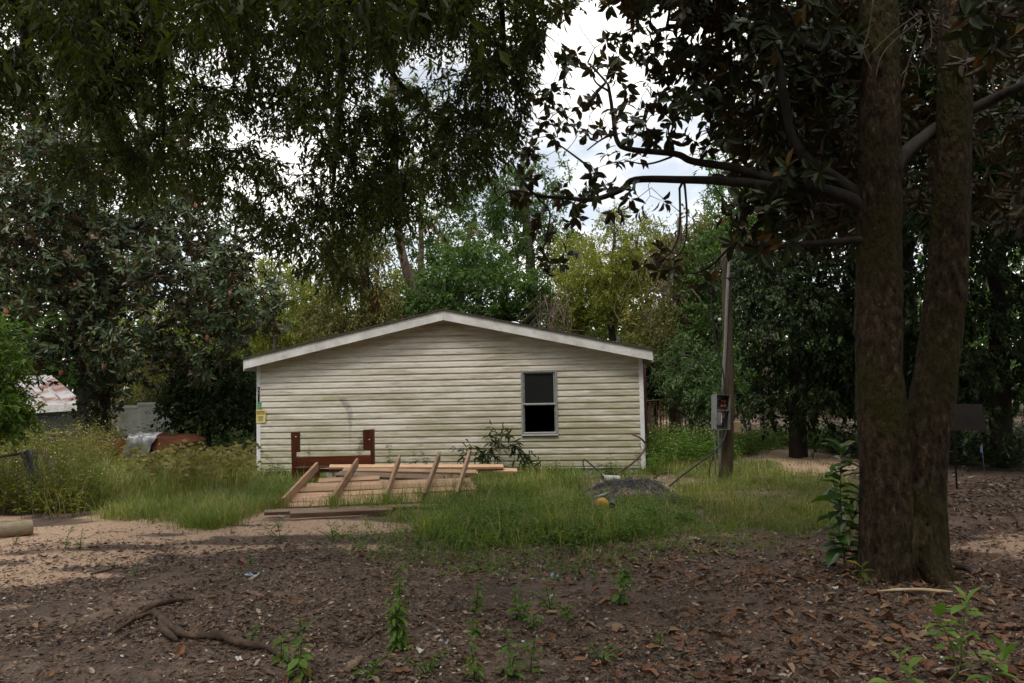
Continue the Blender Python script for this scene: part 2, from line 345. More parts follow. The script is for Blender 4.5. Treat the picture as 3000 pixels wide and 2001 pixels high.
def twigmesh(name, a, b, r, mat):
    n = len(a); d = nrmz(b - a); A = nrmz(np.cross(d, rv(n))); B = np.cross(d, A); V = []
    for k in range(3):
        o = math.cos(k * 2.094) * A + math.sin(k * 2.094) * B; V += [a + o * r, b + o * r * 0.4]
    V = np.stack(V, 1).reshape(-1, 3); f = np.array([(0, 2, 3, 1), (2, 4, 5, 3), (4, 0, 1, 5)])
    return make_mesh(name, V, (f[None] + (np.arange(n) * 6)[:, None, None]).reshape(-1, 4), mat)
def ellpts(ells, n, shell=0.55):
    """points in a list of ellipsoids (cx,cy,cz,rx,ry,rz[,weight]) thinned into clumps"""
    e = np.array([tuple(x) + ((1,) if len(x) == 6 else ()) for x in ells], float); w_ = e[:, 6] * (e[:, 3] * e[:, 4] * e[:, 5]) ** 0.7; w_ /= w_.sum()
    k = rng.choice(len(e), n, p=w_); r = (shell ** 3 + (1 - shell ** 3) * rng.random(n)) ** (1 / 3); r *= 0.85 + 0.25 * rng.random(n)
    return e[k, :3] + rv(n) * r[:, None] * e[k, 3:6]

# ------------------------------------------------------------------ ground
SAND = [[(-2500, 1500), (60, 1520), (420, 1512), (780, 1500), (1010, 1522), (1180, 1555), (1090, 1585), (820, 1572), (560, 1592), (330, 1612), (60, 1632), (-2500, 1700)],
        [(-200, 1650), (330, 1628), (300, 1668), (180, 1690), (150, 1735), (-200, 1800)],
        [(2240, 1322), (2400, 1318), (2500, 1372), (2420, 1392), (2300, 1378)], [(2790, 1590), (3000, 1580), (3100, 1620), (2900, 1625)], [(-600, 1690), (60, 1690), (300, 1700), (140, 1730), (-600, 1790)],
        [(1900, 1430), (2010, 1425), (2060, 1470), (1960, 1480)], [(700, 1470), (850, 1455), (860, 1490), (740, 1512)]]
GRASS_TALL = [[(-4000, 1225), (770, 1240), (775, 1400), (745, 1438), (560, 1472), (330, 1462), (170, 1490), (-4000, 1560)]]
GRASS_MID = [[(150, 1462), (560, 1465), (800, 1420), (850, 1500), (700, 1530), (560, 1548), (420, 1540), (300, 1512)]]
GRASS_FRONT = [[(760, 1370), (2420, 1340), (2520, 1440), (2500, 1540), (2300, 1552), (2080, 1572), (1950, 1600), (1720, 1612), (1440, 1622), (1300, 1606), (1190, 1560), (1100, 1520), (1000, 1505), (780, 1500)]]
GRASS_BACK = [[(1880, 1150), (6000, 1150), (6000, 1330), (2950, 1400), (2760, 1400), (2480, 1330), (2250, 1300), (2150, 1360), (1900, 1400)]]
def any_in(u, v, polys):
    r = np.zeros(np.shape(u), bool)
    for p in polys: r |= inpoly(u, v, p)
    return r
def wob(x, y, u, v, a=26.0):
    k = a * np.clip((v - 1150) / 450, 0.15, 1.6)
    return u + (fbm(x * 1.3 + 9, y * 1.3, 3) - 0.47) * 7 * k, v + (fbm(x * 1.3, y * 1.3 + 5, 8) - 0.47) * 3.2 * k
def soft(x, y, polys, su=70.0, sv=20.0, st=(1.0, 4.2), s=51, amt=1.7):
    """0..1, feathered and streaked edge of the zones"""
    u, v = UV(np.stack([x, y, 0 * x], -1)); u, v = wob(x, y, u, v); t = 0 * u; g = np.clip((v - 1150) / 420, .2, 1.6)
    for k in range(12):
        a = k * 2.399; r = ((k + .5) / 12) ** .5; t = t + any_in(u + su * g * 1.6 * r * math.cos(a), v + sv * g * 1.6 * r * math.sin(a), polys)
    t = t / 12.0; n = fbm(x * st[0], y * st[1], s, 5) / .94
    return np.clip((t + (n - .5) * 2 * amt - .5) * 2.2 + .5, 0, 1) * (t > 0) * (y > 2.2)
def gz(x, y):
    x = np.asarray(x, float); y = np.asarray(y, float)
    e = np.exp(-((x / 60) ** 2 + (y / 60) ** 2)); b = 0.05 * np.exp(-(((x - 2.85) / 0.9) ** 2 + ((y - 5.95) / 0.8) ** 2))
    return e * ((fbm(x * 0.5, y * 0.5, 1) - 0.47) * 0.10 + (fbm(x * 2.1, y * 2.1, 2) - 0.47) * 0.035 + (fbm(x * 7, y * 7, 4, 2) - 0.37) * 0.012) + b
def axis_(a, b, n, lo, hi, m): 
    g = np.geomspace(0.1, 1, m)
    return np.unique(np.concatenate([a - (a - lo) * (g - 0.1) / 0.9, np.linspace(a, b, n), b + (hi - b) * (g - 0.1) / 0.9]))
gx = axis_(-8.5, 8.5, 225, -900, 900, 24); gy = axis_(2.5, 16, 205, -400, 1500, 24)
X, Y = np.meshgrid(gx, gy); Z = gz(X, Y)
u, v = UV(np.stack([X, Y, Z], -1)); front = Y > 2.2; uu, vv = wob(X, Y, u, v)
ss = soft(X, Y, SAND); sandm = ss > .4
sandv = ss * (0.75 + .9 * fbm(X * 1.1, Y * 2.2, 12)); sandv = np.where(any_in(uu, vv, GRASS_FRONT + GRASS_TALL + GRASS_MID) & front & ~sandm, 0.33, sandv)
sandv = np.where(~front | (Y > 17), 0.25, sandv)
for _ in range(2):
    sandv[1:-1, 1:-1] = (sandv[1:-1, 1:-1] * 2 + sandv[:-2, 1:-1] + sandv[2:, 1:-1] + sandv[1:-1, :-2] + sandv[1:-1, 2:]) / 6
nx, ny = len(gx), len(gy); I = np.arange(nx * ny).reshape(ny, nx)
Fg = np.stack([I[:-1, :-1], I[:-1, 1:], I[1:, 1:], I[1:, :-1]], -1).reshape(-1, 4)
def ground_mat():
    m, t, b = newmat('ground'); tc = nd(t, 'ShaderNodeTexCoord'); at = nd(t, 'ShaderNodeAttribute', attribute_name='sand')
    n1 = nd(t, 'ShaderNodeTexNoise', {'Vector': tc.outputs['Object'], 'Scale': 1.4, 'Detail': 9.0, 'Roughness': 0.68})
    n2 = nd(t, 'ShaderNodeTexNoise', {'Vector': tc.outputs['Object'], 'Scale': 24.0, 'Detail': 6.0, 'Roughness': 0.7})
    n3 = nd(t, 'ShaderNodeTexNoise', {'Vector': tc.outputs['Object'], 'Scale': 130.0, 'Detail': 3.0})
    hum = ramp(t, n1.outputs['Fac'], [(0.34, (0.072, 0.061, 0.058)), (0.52, (0.15, 0.115, 0.098)), (0.68, (0.30, 0.22, 0.17))])
    hum = mixc(t, ramp(t, n2.outputs['Fac'], [(0.50, (0, 0, 0)), (0.64, (1, 1, 1))]), hum, (0.17, 0.102, 0.066))
    snd = ramp(t, n2.outputs['Fac'], [(0.3, (0.40, 0.26, 0.18)), (0.7, (0.60, 0.44, 0.32))])
    ad = nd(t, 'ShaderNodeMath', {0: n1.outputs['Fac'], 1: -0.5}, operation='ADD'); ad2 = nd(t, 'ShaderNodeMath', {0: ad.outputs[0], 1: 1.1}, operation='MULTIPLY')
    ad3 = nd(t, 'ShaderNodeMath', {0: n2.outputs['Fac'], 1: -0.5}, operation='ADD'); s1 = nd(t, 'ShaderNodeMath', {0: at.outputs['Fac'], 1: ad2.outputs[0]}, operation='ADD'); s2 = nd(t, 'ShaderNodeMath', {0: s1.outputs[0], 1: ad3.outputs[0]}, operation='ADD')
    c = mixc(t, ramp(t, s2.outputs[0], [(0.22, (0, 0, 0)), (0.72, (1, 1, 1))]), hum, snd)
    gr = ramp(t, n3.outputs['Fac'], [(0.3, (0.7, 0.7, 0.7)), (0.7, (1.3, 1.3, 1.3))]); c = mixc(t, 1.0, c, gr, 'MULTIPLY')
    t.links.new(c, b.inputs['Base Color']); b.inputs['Roughness'].default_value = 0.95; b.inputs['Specular IOR Level'].default_value = 0.15
    ah = nd(t, 'ShaderNodeMath', {0: n2.outputs['Fac'], 1: n3.outputs['Fac']}, operation='ADD')
    bp = nd(t, 'ShaderNodeBump', {'Height': ah.outputs[0], 'Strength': 0.7, 'Distance': 0.03}); t.links.new(bp.outputs[0], b.inputs['Normal']); return m
me = make_mesh('ground', np.stack([X, Y, Z], -1).reshape(-1, 3), Fg, ground_mat(), True, sandv.ravel(), 'sand')
tag(obj('ground', me), kind='structure')

# ------------------------------------------------------------------ house
HX, HY, HYAW = -4.8188, 14.5051, -0.0797
W_, ZB, ZE, ZA, OH, FR = 7.2, 0.08, 2.225, 3.035, 0.16, 0.25
SL = (ZA - ZE) / (W_ / 2 + 0.12)
house = thing('house', 'cream vinyl sided house end with low gable roof, mildew streaks and one window', 'house', (HX, HY, 0), HYAW)
ch, sh = math.cos(HYAW), math.sin(HYAW)
def wall(u, v, y=0.0):
    """(x, z) in the house's own frame of the point seen at (u, v) on its front"""
    d = ray(u, v); o = np.array([-HX, -HY]); lo = np.array([ch * o[0] + sh * o[1], -sh * o[0] + ch * o[1]]); ld = np.array([ch * d[0] + sh * d[1], -sh * d[0] + ch * d[1]])
    t = (y - lo[1]) / ld[1]; return lo[0] + t * ld[0], EYE + t * d[2]
def tow(x, y, z): return np.array([HX + ch * x - sh * y, HY + sh * x + ch * y, z])

def siding_mat():
    m, t, b = newmat('vinyl_siding'); tc = nd(t, 'ShaderNodeTexCoord', object=house); V = tc.outputs['Object']
    def noise(sc_, st, det=6.0, rg=0.6, loc=(0, 0, 0)):
        mp = nd(t, 'ShaderNodeMapping', {'Vector': V, 'Scale': st, 'Location': loc}); return nd(t, 'ShaderNodeTexNoise', {'Vector': mp.outputs[0], 'Scale': sc_, 'Detail': det, 'Roughness': rg}).outputs['Fac']
    c = ramp(t, noise(2.0, (0.4, 1, 3)), [(0.3, (0.67, 0.625, 0.57)), (0.7, (0.76, 0.72, 0.66))])
    sx = nd(t, 'ShaderNodeSeparateXYZ', {0: V})
    # green mildew in long smears, most of it low and to the right
    low = nd(t, 'ShaderNodeMapRange', {0: sx.outputs[2], 1: 2.6, 2: 0.5, 3: -0.08, 4: 0.10}); rgt = nd(t, 'ShaderNodeMapRange', {0: sx.outputs[0], 1: 1.0, 2: 7.0, 3: -0.03, 4: 0.05})
    a1 = nd(t, 'ShaderNodeMath', {0: noise(1.5, (0.55, 1, 3.2), 9.0, 0.7, (3, 0, 1)), 1: low.outputs[0]}, operation='ADD'); a2 = nd(t, 'ShaderNodeMath', {0: a1.outputs[0], 1: rgt.outputs[0]}, operation='ADD')
    f = ramp(t, a2.outputs[0], [(0.45, (0, 0, 0)), (0.66, (0.85, 0.85, 0.85))]); c = mixc(t, f, c, (0.34, 0.32, 0.19))
    f = ramp(t, noise(7.0, (0.35, 1, 5.0), 7.0, 0.7, (7, 0, 2)), [(0.53, (0, 0, 0)), (0.68, (0.8, 0.8, 0.8))]); c = mixc(t, f, c, (0.24, 0.22, 0.11))
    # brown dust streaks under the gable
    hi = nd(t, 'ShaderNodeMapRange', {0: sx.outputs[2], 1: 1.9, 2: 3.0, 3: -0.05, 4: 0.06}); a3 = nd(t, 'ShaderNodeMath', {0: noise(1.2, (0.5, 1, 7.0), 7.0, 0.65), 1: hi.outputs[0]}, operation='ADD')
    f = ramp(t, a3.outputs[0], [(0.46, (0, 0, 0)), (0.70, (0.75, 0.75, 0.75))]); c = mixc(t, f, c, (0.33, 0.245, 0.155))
    # the purple grey smear above the bed frame: bends right, then runs down
    px, pz = wall(1003, 1166); qx, qz = wall(1026, 1205)
    k = (qx - px) / (qz - pz)
    dz = nd(t, 'ShaderNodeMath', {0: sx.outputs[2], 1: -pz}, operation='ADD'); cl = nd(t, 'ShaderNodeMath', {0: dz.outputs[0], 1: qz - pz}, operation='MAXIMUM')
    xc = nd(t, 'ShaderNodeMath', {0: cl.outputs[0], 1: k}, operation='MULTIPLY'); xd = nd(t, 'ShaderNodeMath', {0: sx.outputs[0], 1: -px}, operation='ADD'); xe = nd(t, 'ShaderNodeMath', {0: xd.outputs[0], 1: xc.outputs[0]}, operation='SUBTRACT'); xa = nd(t, 'ShaderNodeMath', {0: xe.outputs[0]}, operation='ABSOLUTE')
    wd = nd(t, 'ShaderNodeMapRange', {0: sx.outputs[2], 1: pz - 0.1, 2: pz - 0.62, 3: 0.085, 4: 0.028})
    q = nd(t, 'ShaderNodeMath', {0: xa.outputs[0], 1: wd.outputs[0]}, operation='DIVIDE')
    g1 = nd(t, 'ShaderNodeMapRange', {0: q.outputs[0], 1: 0.5, 2: 1.1, 3: 1.0, 4: 0.0}); g2 = nd(t, 'ShaderNodeMapRange', {0: dz.outputs[0], 1: 0.05, 2: -0.02, 3: 0.0, 4: 1.0}); g3 = nd(t, 'ShaderNodeMapRange', {0: dz.outputs[0], 1: -1.0, 2: -0.2, 3: 0.1, 4: 1.0})
    g4 = ramp(t, noise(11.0, (1.5, 1, 1.0), 4.0), [(0.36, (0.25, 0.25, 0.25)), (0.6, (1, 1, 1))])
    m1 = nd(t, 'ShaderNodeMath', {0: g1.outputs[0], 1: g2.outputs[0]}, operation='MULTIPLY'); m2 = nd(t, 'ShaderNodeMath', {0: m1.outputs[0], 1: g3.outputs[0]}, operation='MULTIPLY'); m3 = nd(t, 'ShaderNodeMath', {0: m2.outputs[0], 1: g4}, operation='MULTIPLY'); m4 = nd(t, 'ShaderNodeMath', {0: m3.outputs[0], 1: 0.85}, operation='MULTIPLY')
    c = mixc(t, m4.outputs[0], c, (0.235, 0.19, 0.205))
    t.links.new(c, b.inputs['Base Color']); b.inputs['Roughness'].default_value = 0.55; b.inputs['Specular IOR Level'].default_value = 0.3
    bp = nd(t, 'ShaderNodeBump', {'Height': noise(3.0, (1, 1, 2)), 'Strength': 0.04, 'Distance': 0.01}); t.links.new(bp.outputs[0], b.inputs['Normal']); return m
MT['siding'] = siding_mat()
MT['white_trim'] = surf('white_trim', [(0.3, (0.50, 0.49, 0.47)), (0.65, (0.74, 0.74, 0.73))], 3, (1, 1, 1), 0.5, 0.1, spots=(3.5, 0.56, 0.75, (0.30, 0.29, 0.22)))
MT['white_clean'] = surf('white_corner', [(0.3, (0.66, 0.67, 0.69)), (0.65, (0.80, 0.81, 0.83))], 3, (1, 1, 0.5), 0.45, 0.08, spots=(6.0, 0.62, 0.78, (0.36, 0.33, 0.26)))
MT['soffit'] = surf('soffit', [(0.3, (0.30, 0.25, 0.18)), (0.65, (0.42, 0.36, 0.27))], 3, rough=0.7, bump=0.1)
MT['shingle'] = surf('shingle', [(0.3, (0.035, 0.033, 0.03)), (0.7, (0.09, 0.085, 0.075))], 40, rough=0.95, bump=0.6)
MT['alu'] = surf('aluminium_frame', [(0.3, (0.36, 0.36, 0.37)), (0.7, (0.52, 0.52, 0.53))], 9, rough=0.42, bump=0.08, metal=0.55, spec=0.5)
MT['block'] = surf('foundation', [(0.3, (0.34, 0.34, 0.33)), (0.7, (0.52, 0.52, 0.50))], 10, rough=0.9, bump=0.3, spots=(5.0, 0.5, 0.7, (0.16, 0.16, 0.10)))
MT['room'] = surf('dark_red_room', [(0.3, (0.075, 0.03, 0.035)), (0.7, (0.11, 0.045, 0.05))], 2, rough=0.9, bump=0)
MT['screen'] = surf('window_screen', [(0.3, (0.02, 0.021, 0.022)), (0.7, (0.035, 0.037, 0.038))], 4, rough=0.35, bump=0, spec=0.5)
gm, t_, b_ = newmat('window_glass'); b_.inputs['Base Color'].default_value = (0.02, 0.021, 0.021, 1); b_.inputs['Roughness'].default_value = 0.06; b_.inputs['Specular IOR Level'].default_value = 0.22
MT['glass'] = gm
# window opening, snapped to the siding courses
CH = 0.1155; Z0 = 0.155
wx0, wz1 = wall(1527, 1089); wx1, wz0 = wall(1634, 1279)
k0 = round((wz0 - Z0) / CH); k1 = round((wz1 - Z0) / CH); wz0 = Z0 + k0 * CH; wz1 = Z0 + k1 * CH
def xl(z): return max(0.05, (z + 0.10 - ZE) / SL - 0.12)
ncourse = int((ZA - 0.1 - Z0) / CH) + 1
for k in range(ncourse):
    z0 = Z0 + k * CH; z1 = z0 + CH; a0, a1 = xl(z0), min(xl(z1), W_ / 2)
    if a0 >= W_ / 2 - 0.02: break
    segs = [(a0, a1, W_ - a0, W_ - a1)]
    if k0 <= k < k1: segs = [(a0, a1, wx0, wx0), (wx1, wx1, W_ - a0, W_ - a1)]
    for (b0, b1, e0, e1) in segs:
        span = e0 - b0
        cuts = [c for c in ([b0 + 1.35 + 1.21 * (k % 3), b0 + 4.6 + 0.7 * ((k * 2) % 3)] if span > 4.5 else []) if c < e0 - 0.7]
        ed = [(b0, b1)] + [(c, c) for c in cuts] + [(e0, e1)]
        for (l0, l1), (r0, r1) in zip(ed[:-1], ed[1:]):
            g = 0.0012; yb = -0.022 + random.uniform(-.0003, .0003); yt = -0.003; jz = random.uniform(-.0005, .0005)
            l0 += g; r0 -= g; lm, rm_ = l0 * .4 + l1 * .6, r0 * .4 + r1 * .6; zm = z0 * .4 + z1 * .6
            # dutch lap: slanted face, soft crease, flat upper band, then the drip lip turned back underneath
            pr = [(l0, r0, -0.001, z0 + jz), (l0, r0, yb, z0 + jz), (l0, r0, yb - .0008, z0 + .006), (lm, rm_, -0.018, zm), (lm * .9 + l1 * .1, rm_ * .9 + r1 * .1, -0.013, zm * .9 + z1 * .1), (l1 + g, r1 - g, yt, z1 + .004), (l1 + g, r1 - g, 0.0, z1 + .004)]
            V = [(p[0], p[2], p[3]) for p in pr] + [(p[1], p[2], p[3]) for p in pr]
            F = [(i, i + 7, (i + 1) % 7 + 7, (i + 1) % 7) for i in range(7)] + [tuple(range(7)), tuple(range(13, 6, -1))]
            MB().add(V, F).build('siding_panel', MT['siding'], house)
# sheathing behind the siding, with the opening
mb = MB(); D = 13.0
def gab(x0, x1, z0, z1): mb.box(((x0 + x1) / 2, 0.055, (z0 + z1) / 2), (x1 - x0, 0.10, z1 - z0))
gab(0.02, wx0, ZB, 2.14); gab(wx1, W_ - .02, ZB, 2.14); gab(wx0 + .001, wx1 - .001, ZB, wz0); gab(wx0 + .001, wx1 - .001, wz1, 2.14)
mb.prism([(0.02, 2.142), (W_ - .02, 2.142), (W_ / 2, ZA - 0.13)], 1, 0.006, 0.10)
mb.build('front_wall', MT['soffit'], house)
for s, x in ((0, 0.06), (1, W_ - 0.06)):
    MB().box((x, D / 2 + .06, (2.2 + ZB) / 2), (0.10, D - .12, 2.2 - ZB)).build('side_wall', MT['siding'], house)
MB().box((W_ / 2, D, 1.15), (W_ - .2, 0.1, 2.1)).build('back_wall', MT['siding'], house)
MB().box((W_ / 2, D / 2, ZB + .02), (W_ - .24, D - .3, 0.06)).build('floor', MT['room'], house)
MB().box((W_ / 2, D / 2, 2.16), (W_ - .24, D - .3, 0.03)).build('ceiling', MT['room'], house)
rm = MB().box((wx0 + .55, 2.6, 1.12), (3.9, 0.08, 2.05)).build('room_wall', MT['room'], house)
ox, oz = wall(1621, 1262, 2.55); MB().box((ox, 2.553, oz), (0.075, 0.012, 0.12), bev=.004).build('outlet_plate', MT['alu'], house)
for x in (0.033, W_ - 0.033):
    c = MB(); c.box((x, -0.008, (ZB + 2.2) / 2), (0.078, 0.03, 2.2 - ZB - .02), bev=.004); c.box((x + (-.034 if x < 1 else .034), 0.055, (ZB + 2.18) / 2), (0.014, 0.10, 2.16 - ZB)); c.build('corner_trim', MT['white_clean'], house)
MB().box((W_ / 2, -0.016, 0.128), (W_ - .16, 0.045, 0.016)).build('drip_ledge', MT['white_clean'], house)
for k in range(9):
    x0 = 0.08 + k * (W_ - .16) / 9; MB().box((x0 + (W_ - .16) / 18, 0.0, 0.055), ((W_ - .16) / 9 - .006, 0.03, 0.12)).build('skirting_panel', MT['block'], house)
# rake boards, soffits, roof, eave boards
for s in (-1, 1):
    def X_(x): return x if s < 0 else W_ - x
    zt = lambda x: ZE + SL * (x + 0.12)
    MB().prism([(X_(-OH), zt(-OH) - .005), (X_(-OH), zt(-OH) - .185), (X_(W_ / 2 - .002), zt(W_ / 2) - .185), (X_(W_ / 2 - .002), zt(W_ / 2) - .005)], 1, -FR, -FR + .02).build('rake_board', MT['white_trim'], house)
    MB().prism([(X_(-OH), zt(-OH) - .150), (X_(-OH), zt(-OH) - .162), (X_(W_ / 2), zt(W_ / 2) - .162), (X_(W_ / 2), zt(W_ / 2) - .150)], 1, -FR + .022, -.001).build('soffit', MT['soffit'], house)
    MB().prism([(X_(-OH - .03), zt(-OH - .03) + .022), (X_(-OH - .03), zt(-OH - .03) - .002), (X_(W_ / 2), zt(W_ / 2) - .002), (X_(W_ / 2), zt(W_ / 2) + .022)], 1, -FR - .025, D + .2).build('roof', MT['shingle'], house)
    MB().box((X_(-OH - .008), D / 2, zt(-OH) - .115), (0.016, D + 2 * FR - .06, 0.20)).build('eave_board', MT['white_trim'], house)
# window
win = thing_part = empty('window'); win.parent = house; win.location = (0, 0, 0)
FW = 0.042; ym = -0.012
fr = MB()
for x in (wx0 + FW / 2 - .012, wx1 - FW / 2 + .012): fr.box((x, ym, (wz0 + wz1) / 2), (FW, 0.055, wz1 - wz0 + .05), bev=.005)
for z, h in ((wz1 - FW / 2 + .02, FW), (wz0 + .018, FW * 1.25)): fr.box(((wx0 + wx1) / 2, ym - .002, z), (wx1 - wx0 - .058, 0.052, h), bev=.005)
fr.build('window_frame', MT['alu'], win)
zm = wall(1580, 1184)[1]
ms = MB(); ms.box(((wx0 + wx1) / 2, ym + .004, zm), (wx1 - wx0 - .05, 0.05, 0.034), bev=.005)
for x in (wx0 + .046, wx1 - .046): ms.box((x, ym + .006, (zm + wz1) / 2), (0.022, 0.03, wz1 - zm - .03), bev=.004)
ms.box(((wx0 + wx1) / 2, ym + .006, wz1 - .032), (wx1 - wx0 - .1, .03, .022), bev=.004); ms.build('sash', MT['alu'], win)
MB().box(((wx0 + wx1) / 2, ym + .012, (zm + wz1) / 2), (wx1 - wx0 - .09, 0.006, wz1 - zm - .04)).build('upper_pane', MT['glass'], win)
for x in (wx0 + .043, wx1 - .043): MB().box((x, ym + .02, (zm + wz0) / 2), (0.014, 0.02, zm - wz0 - .06)).build('empty_track', MT['alu'], win)
MB().box(((wx0 + wx1) / 2, ym - .02, wz0 - .012), (wx1 - wx0 + .02, 0.05, 0.018), bev=.004).build('window_sill', MT['alu'], win)
# roof vents
vx = wall(1485, 935)[0]; vz = ZE + SL * (W_ - vx + .12)
dm = MB(); th = np.linspace(0, math.pi / 2, 6); prof = [(0.17 * math.cos(a), 0.085 * math.sin(a)) for a in th]; n = 16
V = [(vx + r * math.cos(j * 2 * math.pi / n), 1.4 + r * math.sin(j * 2 * math.pi / n), vz + .06 + h) for r, h in [(0.06, -.12), (0.06, 0)] + prof for j in range(n)]
F = [(i * n + j, i * n + (j + 1) % n, (i + 1) * n + (j + 1) % n, (i + 1) * n + j) for i in range(7) for j in range(n)]
dm.add(V, F).build('roof_vent', MT['white_clean'], house, True)
vx = wall(1822, 1000)[0]; vz = ZE + SL * (W_ - vx + .12)
MB().tube([(vx, .9, vz - .1), (vx, .9, vz + .22)], 0.03, 10).build('vent_pipe', MT['shingle'], house, True)

# signs on the left corner
MT['black'] = surf('black_plastic', [(0.3, (0.012, 0.012, 0.013)), (0.7, (0.025, 0.025, 0.027))], 5, rough=0.5, bump=0)
MT['white_print'] = surf('white_print', [(0.3, (0.55, 0.55, 0.55)), (0.7, (0.62, 0.62, 0.62))], 5, rough=0.6, bump=0)
MT['yellow_sign'] = surf('yellow_card', [(0.3, (0.62, 0.50, 0.17)), (0.7, (0.72, 0.60, 0.24))], 6, rough=0.6, bump=0.05)
MT['green_sign'] = surf('green_card', [(0.3, (0.02, 0.25, 0.09)), (0.7, (0.03, 0.33, 0.12))], 6, rough=0.6, bump=0.05)
MT['olive_print'] = surf('olive_print', [(0.3, (0.26, 0.32, 0.05)), (0.7, (0.32, 0.36, 0.06))], 6, rough=0.6, bump=0)
MT['ink'] = surf('black_ink', [(0.3, (0.02, 0.018, 0.012)), (0.7, (0.03, 0.028, 0.02))], 5, rough=0.7, bump=0)
def text(name, body, size, mat, parent, loc, sx=1.0, rotz=0.0, bold=0.0):
    cu = bpy.data.curves.new(name, 'FONT'); cu.body = body; cu.size = size; cu.align_x = 'CENTER'; cu.align_y = 'CENTER'; cu.extrude = 0.0006; cu.offset = bold
    tmp = bpy.data.objects.new('tmp', cu); COL.objects.link(tmp); dg = bpy.context.evaluated_depsgraph_get(); me = bpy.data.meshes.new_from_object(tmp.evaluated_get(dg))
    bpy.data.objects.remove(tmp); bpy.data.curves.remove(cu); me.materials.clear(); me.materials.append(mat); me.name = name
    for vv_ in me.vertices: vv_.co = Vector((vv_.co.x * sx, -vv_.co.z, vv_.co.y))
    return obj(name, me, parent, loc, (0, 0, rotz))
yt = -0.026
x0, z1 = wall(751, 1134); x1, z0 = wall(757.5, 1178)
pq = thing('address_plaque', 'narrow black plaque with white 41 down the white corner trim', 'sign', tow((x0 + x1) / 2 + .034, yt, (z0 + z1) / 2), HYAW)
MB().box((0, 0, 0), (0.043, 0.006, z1 - z0), bev=.0015).build('plate', MT['black'], pq)
for i, d in enumerate('41'): text('digit', d, 0.062, MT['white_print'], pq, (0, -0.005, (z1 - z0) * (0.34 - 0.27 * i)), 0.75)
x0, z1 = wall(750, 1179); x1, z0 = wall(763, 1201)
gs = thing('green_notice', 'small green notice card between the black plaque and yellow sign', 'sign', tow((x0 + x1) / 2 + .03, yt - .001, (z0 + z1) / 2), HYAW)
MB().box((0, 0, 0), (0.078, 0.003, z1 - z0 + .005)).build('card', MT['green_sign'], gs)
for dz in (0.032, -0.032): MB().box((0, -.0025, dz), (0.03, .002, .024)).build('printed_block', MT['olive_print'], gs)
MB().box((0, -.0025, 0), (0.05, .002, .008)).build('printed_line', MT['white_print'], gs)
x0, z1 = wall(749, 1200); x1, z0 = wall(778, 1239); hw = (x1 - x0) / 2; hz = (z1 - z0) / 2
ps = thing('posted_sign', 'yellow POSTED sign with black print wrapped round the house corner', 'sign', tow((x0 + x1) / 2 + .022, yt - .004, (z0 + z1) / 2), HYAW)
MB().add([(-hw, 0, -hz), (hw * .93, -.012, -hz + .008), (hw, -.012, hz), (-hw, 0, hz), (-hw, .0025, -hz), (hw * .93, -.0095, -hz + .008), (hw, -.0095, hz), (-hw, .0025, hz), (-hw - .004, .07, -hz), (-hw - .004, .07, hz)],
         [(0, 1, 2, 3), (5, 4, 7, 6), (1, 5, 6, 2), (0, 4, 5, 1), (3, 2, 6, 7), (0, 3, 9, 8)]).build('card', MT['yellow_sign'], ps)
text('heading', 'OSTED', 0.088, MT['ink'], ps, (-.006, -.0085, hz * .50), 0.60, -.055, 0.0008)
for i, wd in enumerate((.74, .60, .66, .62, .70)): text('small_print', ('NO TRESPASSING', 'HUNTING FISHING', 'TRAPPING OR', 'VIOLATORS WILL', 'BE PROSECUTED')[i], 0.0145, MT['ink'], ps, (-.008, -.0085, hz * (-.02 - .15 * i)), 0.95, -.055)

# ------------------------------------------------------------------ trees
def ell(u, v, Y, ru, rv_, ry, wt=1.0):
    c = P(u, v, Y); k = Y / FPX; return (c[0], c[1], c[2], ru * k, ry, rv_ * k, wt)
def tree(name, label, base, trunk, r0, ells, natt, leaf, Lf, asp, bark, ntw=5, tl=0.45, nl=12, droop=0.2, ldroop=0.3, shell=0.5, tmpl=T_DIA, step=0.5, group='trees behind the house', cat='tree', along=0.5, tubes=True, zmin=0.15, extra=None, pipe=0.008):
    """base: ground point; trunk: list of further trunk points (world)"""
    root = thing(name, label, cat, (base[0], base[1], 0), 0, group); o = np.array([base[0], base[1], 0])
    sk = Skel(); path = smoothpath([np.array([base[0], base[1], -0.15])] + [np.array(t) for t in trunk], 6)
    path[1:-1] += rng.normal(size=path[1:-1].shape) * 0.03
    sk.line(path - o, np.linspace(r0, r0 * 0.35, len(path)))
    att = ellpts(ells, natt, shell); att = att[att[:, 2] > zmin]
    if extra is not None: att = np.vstack([att, extra])
    sk.grow(att - o, step=step); sk.radii(pipe)
    if tubes:
        br = sk.mesh('branches', bark, 6, lambda c: c[0] != 0); bo = obj('branches', br, root)
        if 'picture edge' in label: bo['kind'] = 'stuff'
        obj('trunk', sk.mesh('trunk', bark, 10, lambda c: c[0] == 0), root)
    t, d = sk.tipdirs(); pos, ax, nr, Ln, Wd, tw = sprays(t, d, ntw, tl, nl, Lf, asp, droop, ldroop, along=along)
    k = pos[:, 2] > 0.02; pos, ax, nr, Ln, Wd = pos[k], ax[k], nr[k], Ln[k], Wd[k]
    clump = np.repeat(rng.random(len(t)), ntw * nl)[k]; tint = np.clip(0.45 * clump + 0.55 * rng.random(len(pos)), 0, 1) * 0.93 + 0.07 * (rng.random(len(pos)) < 0.5)
    obj('foliage', leafmesh('foliage', pos, ax, nr, Ln, Wd, tmpl, leaf, tint), root)['kind'] = 'stuff'
    return root, sk
def B(u, Y): p = P(u, 1100, Y); return (p[0], p[1])

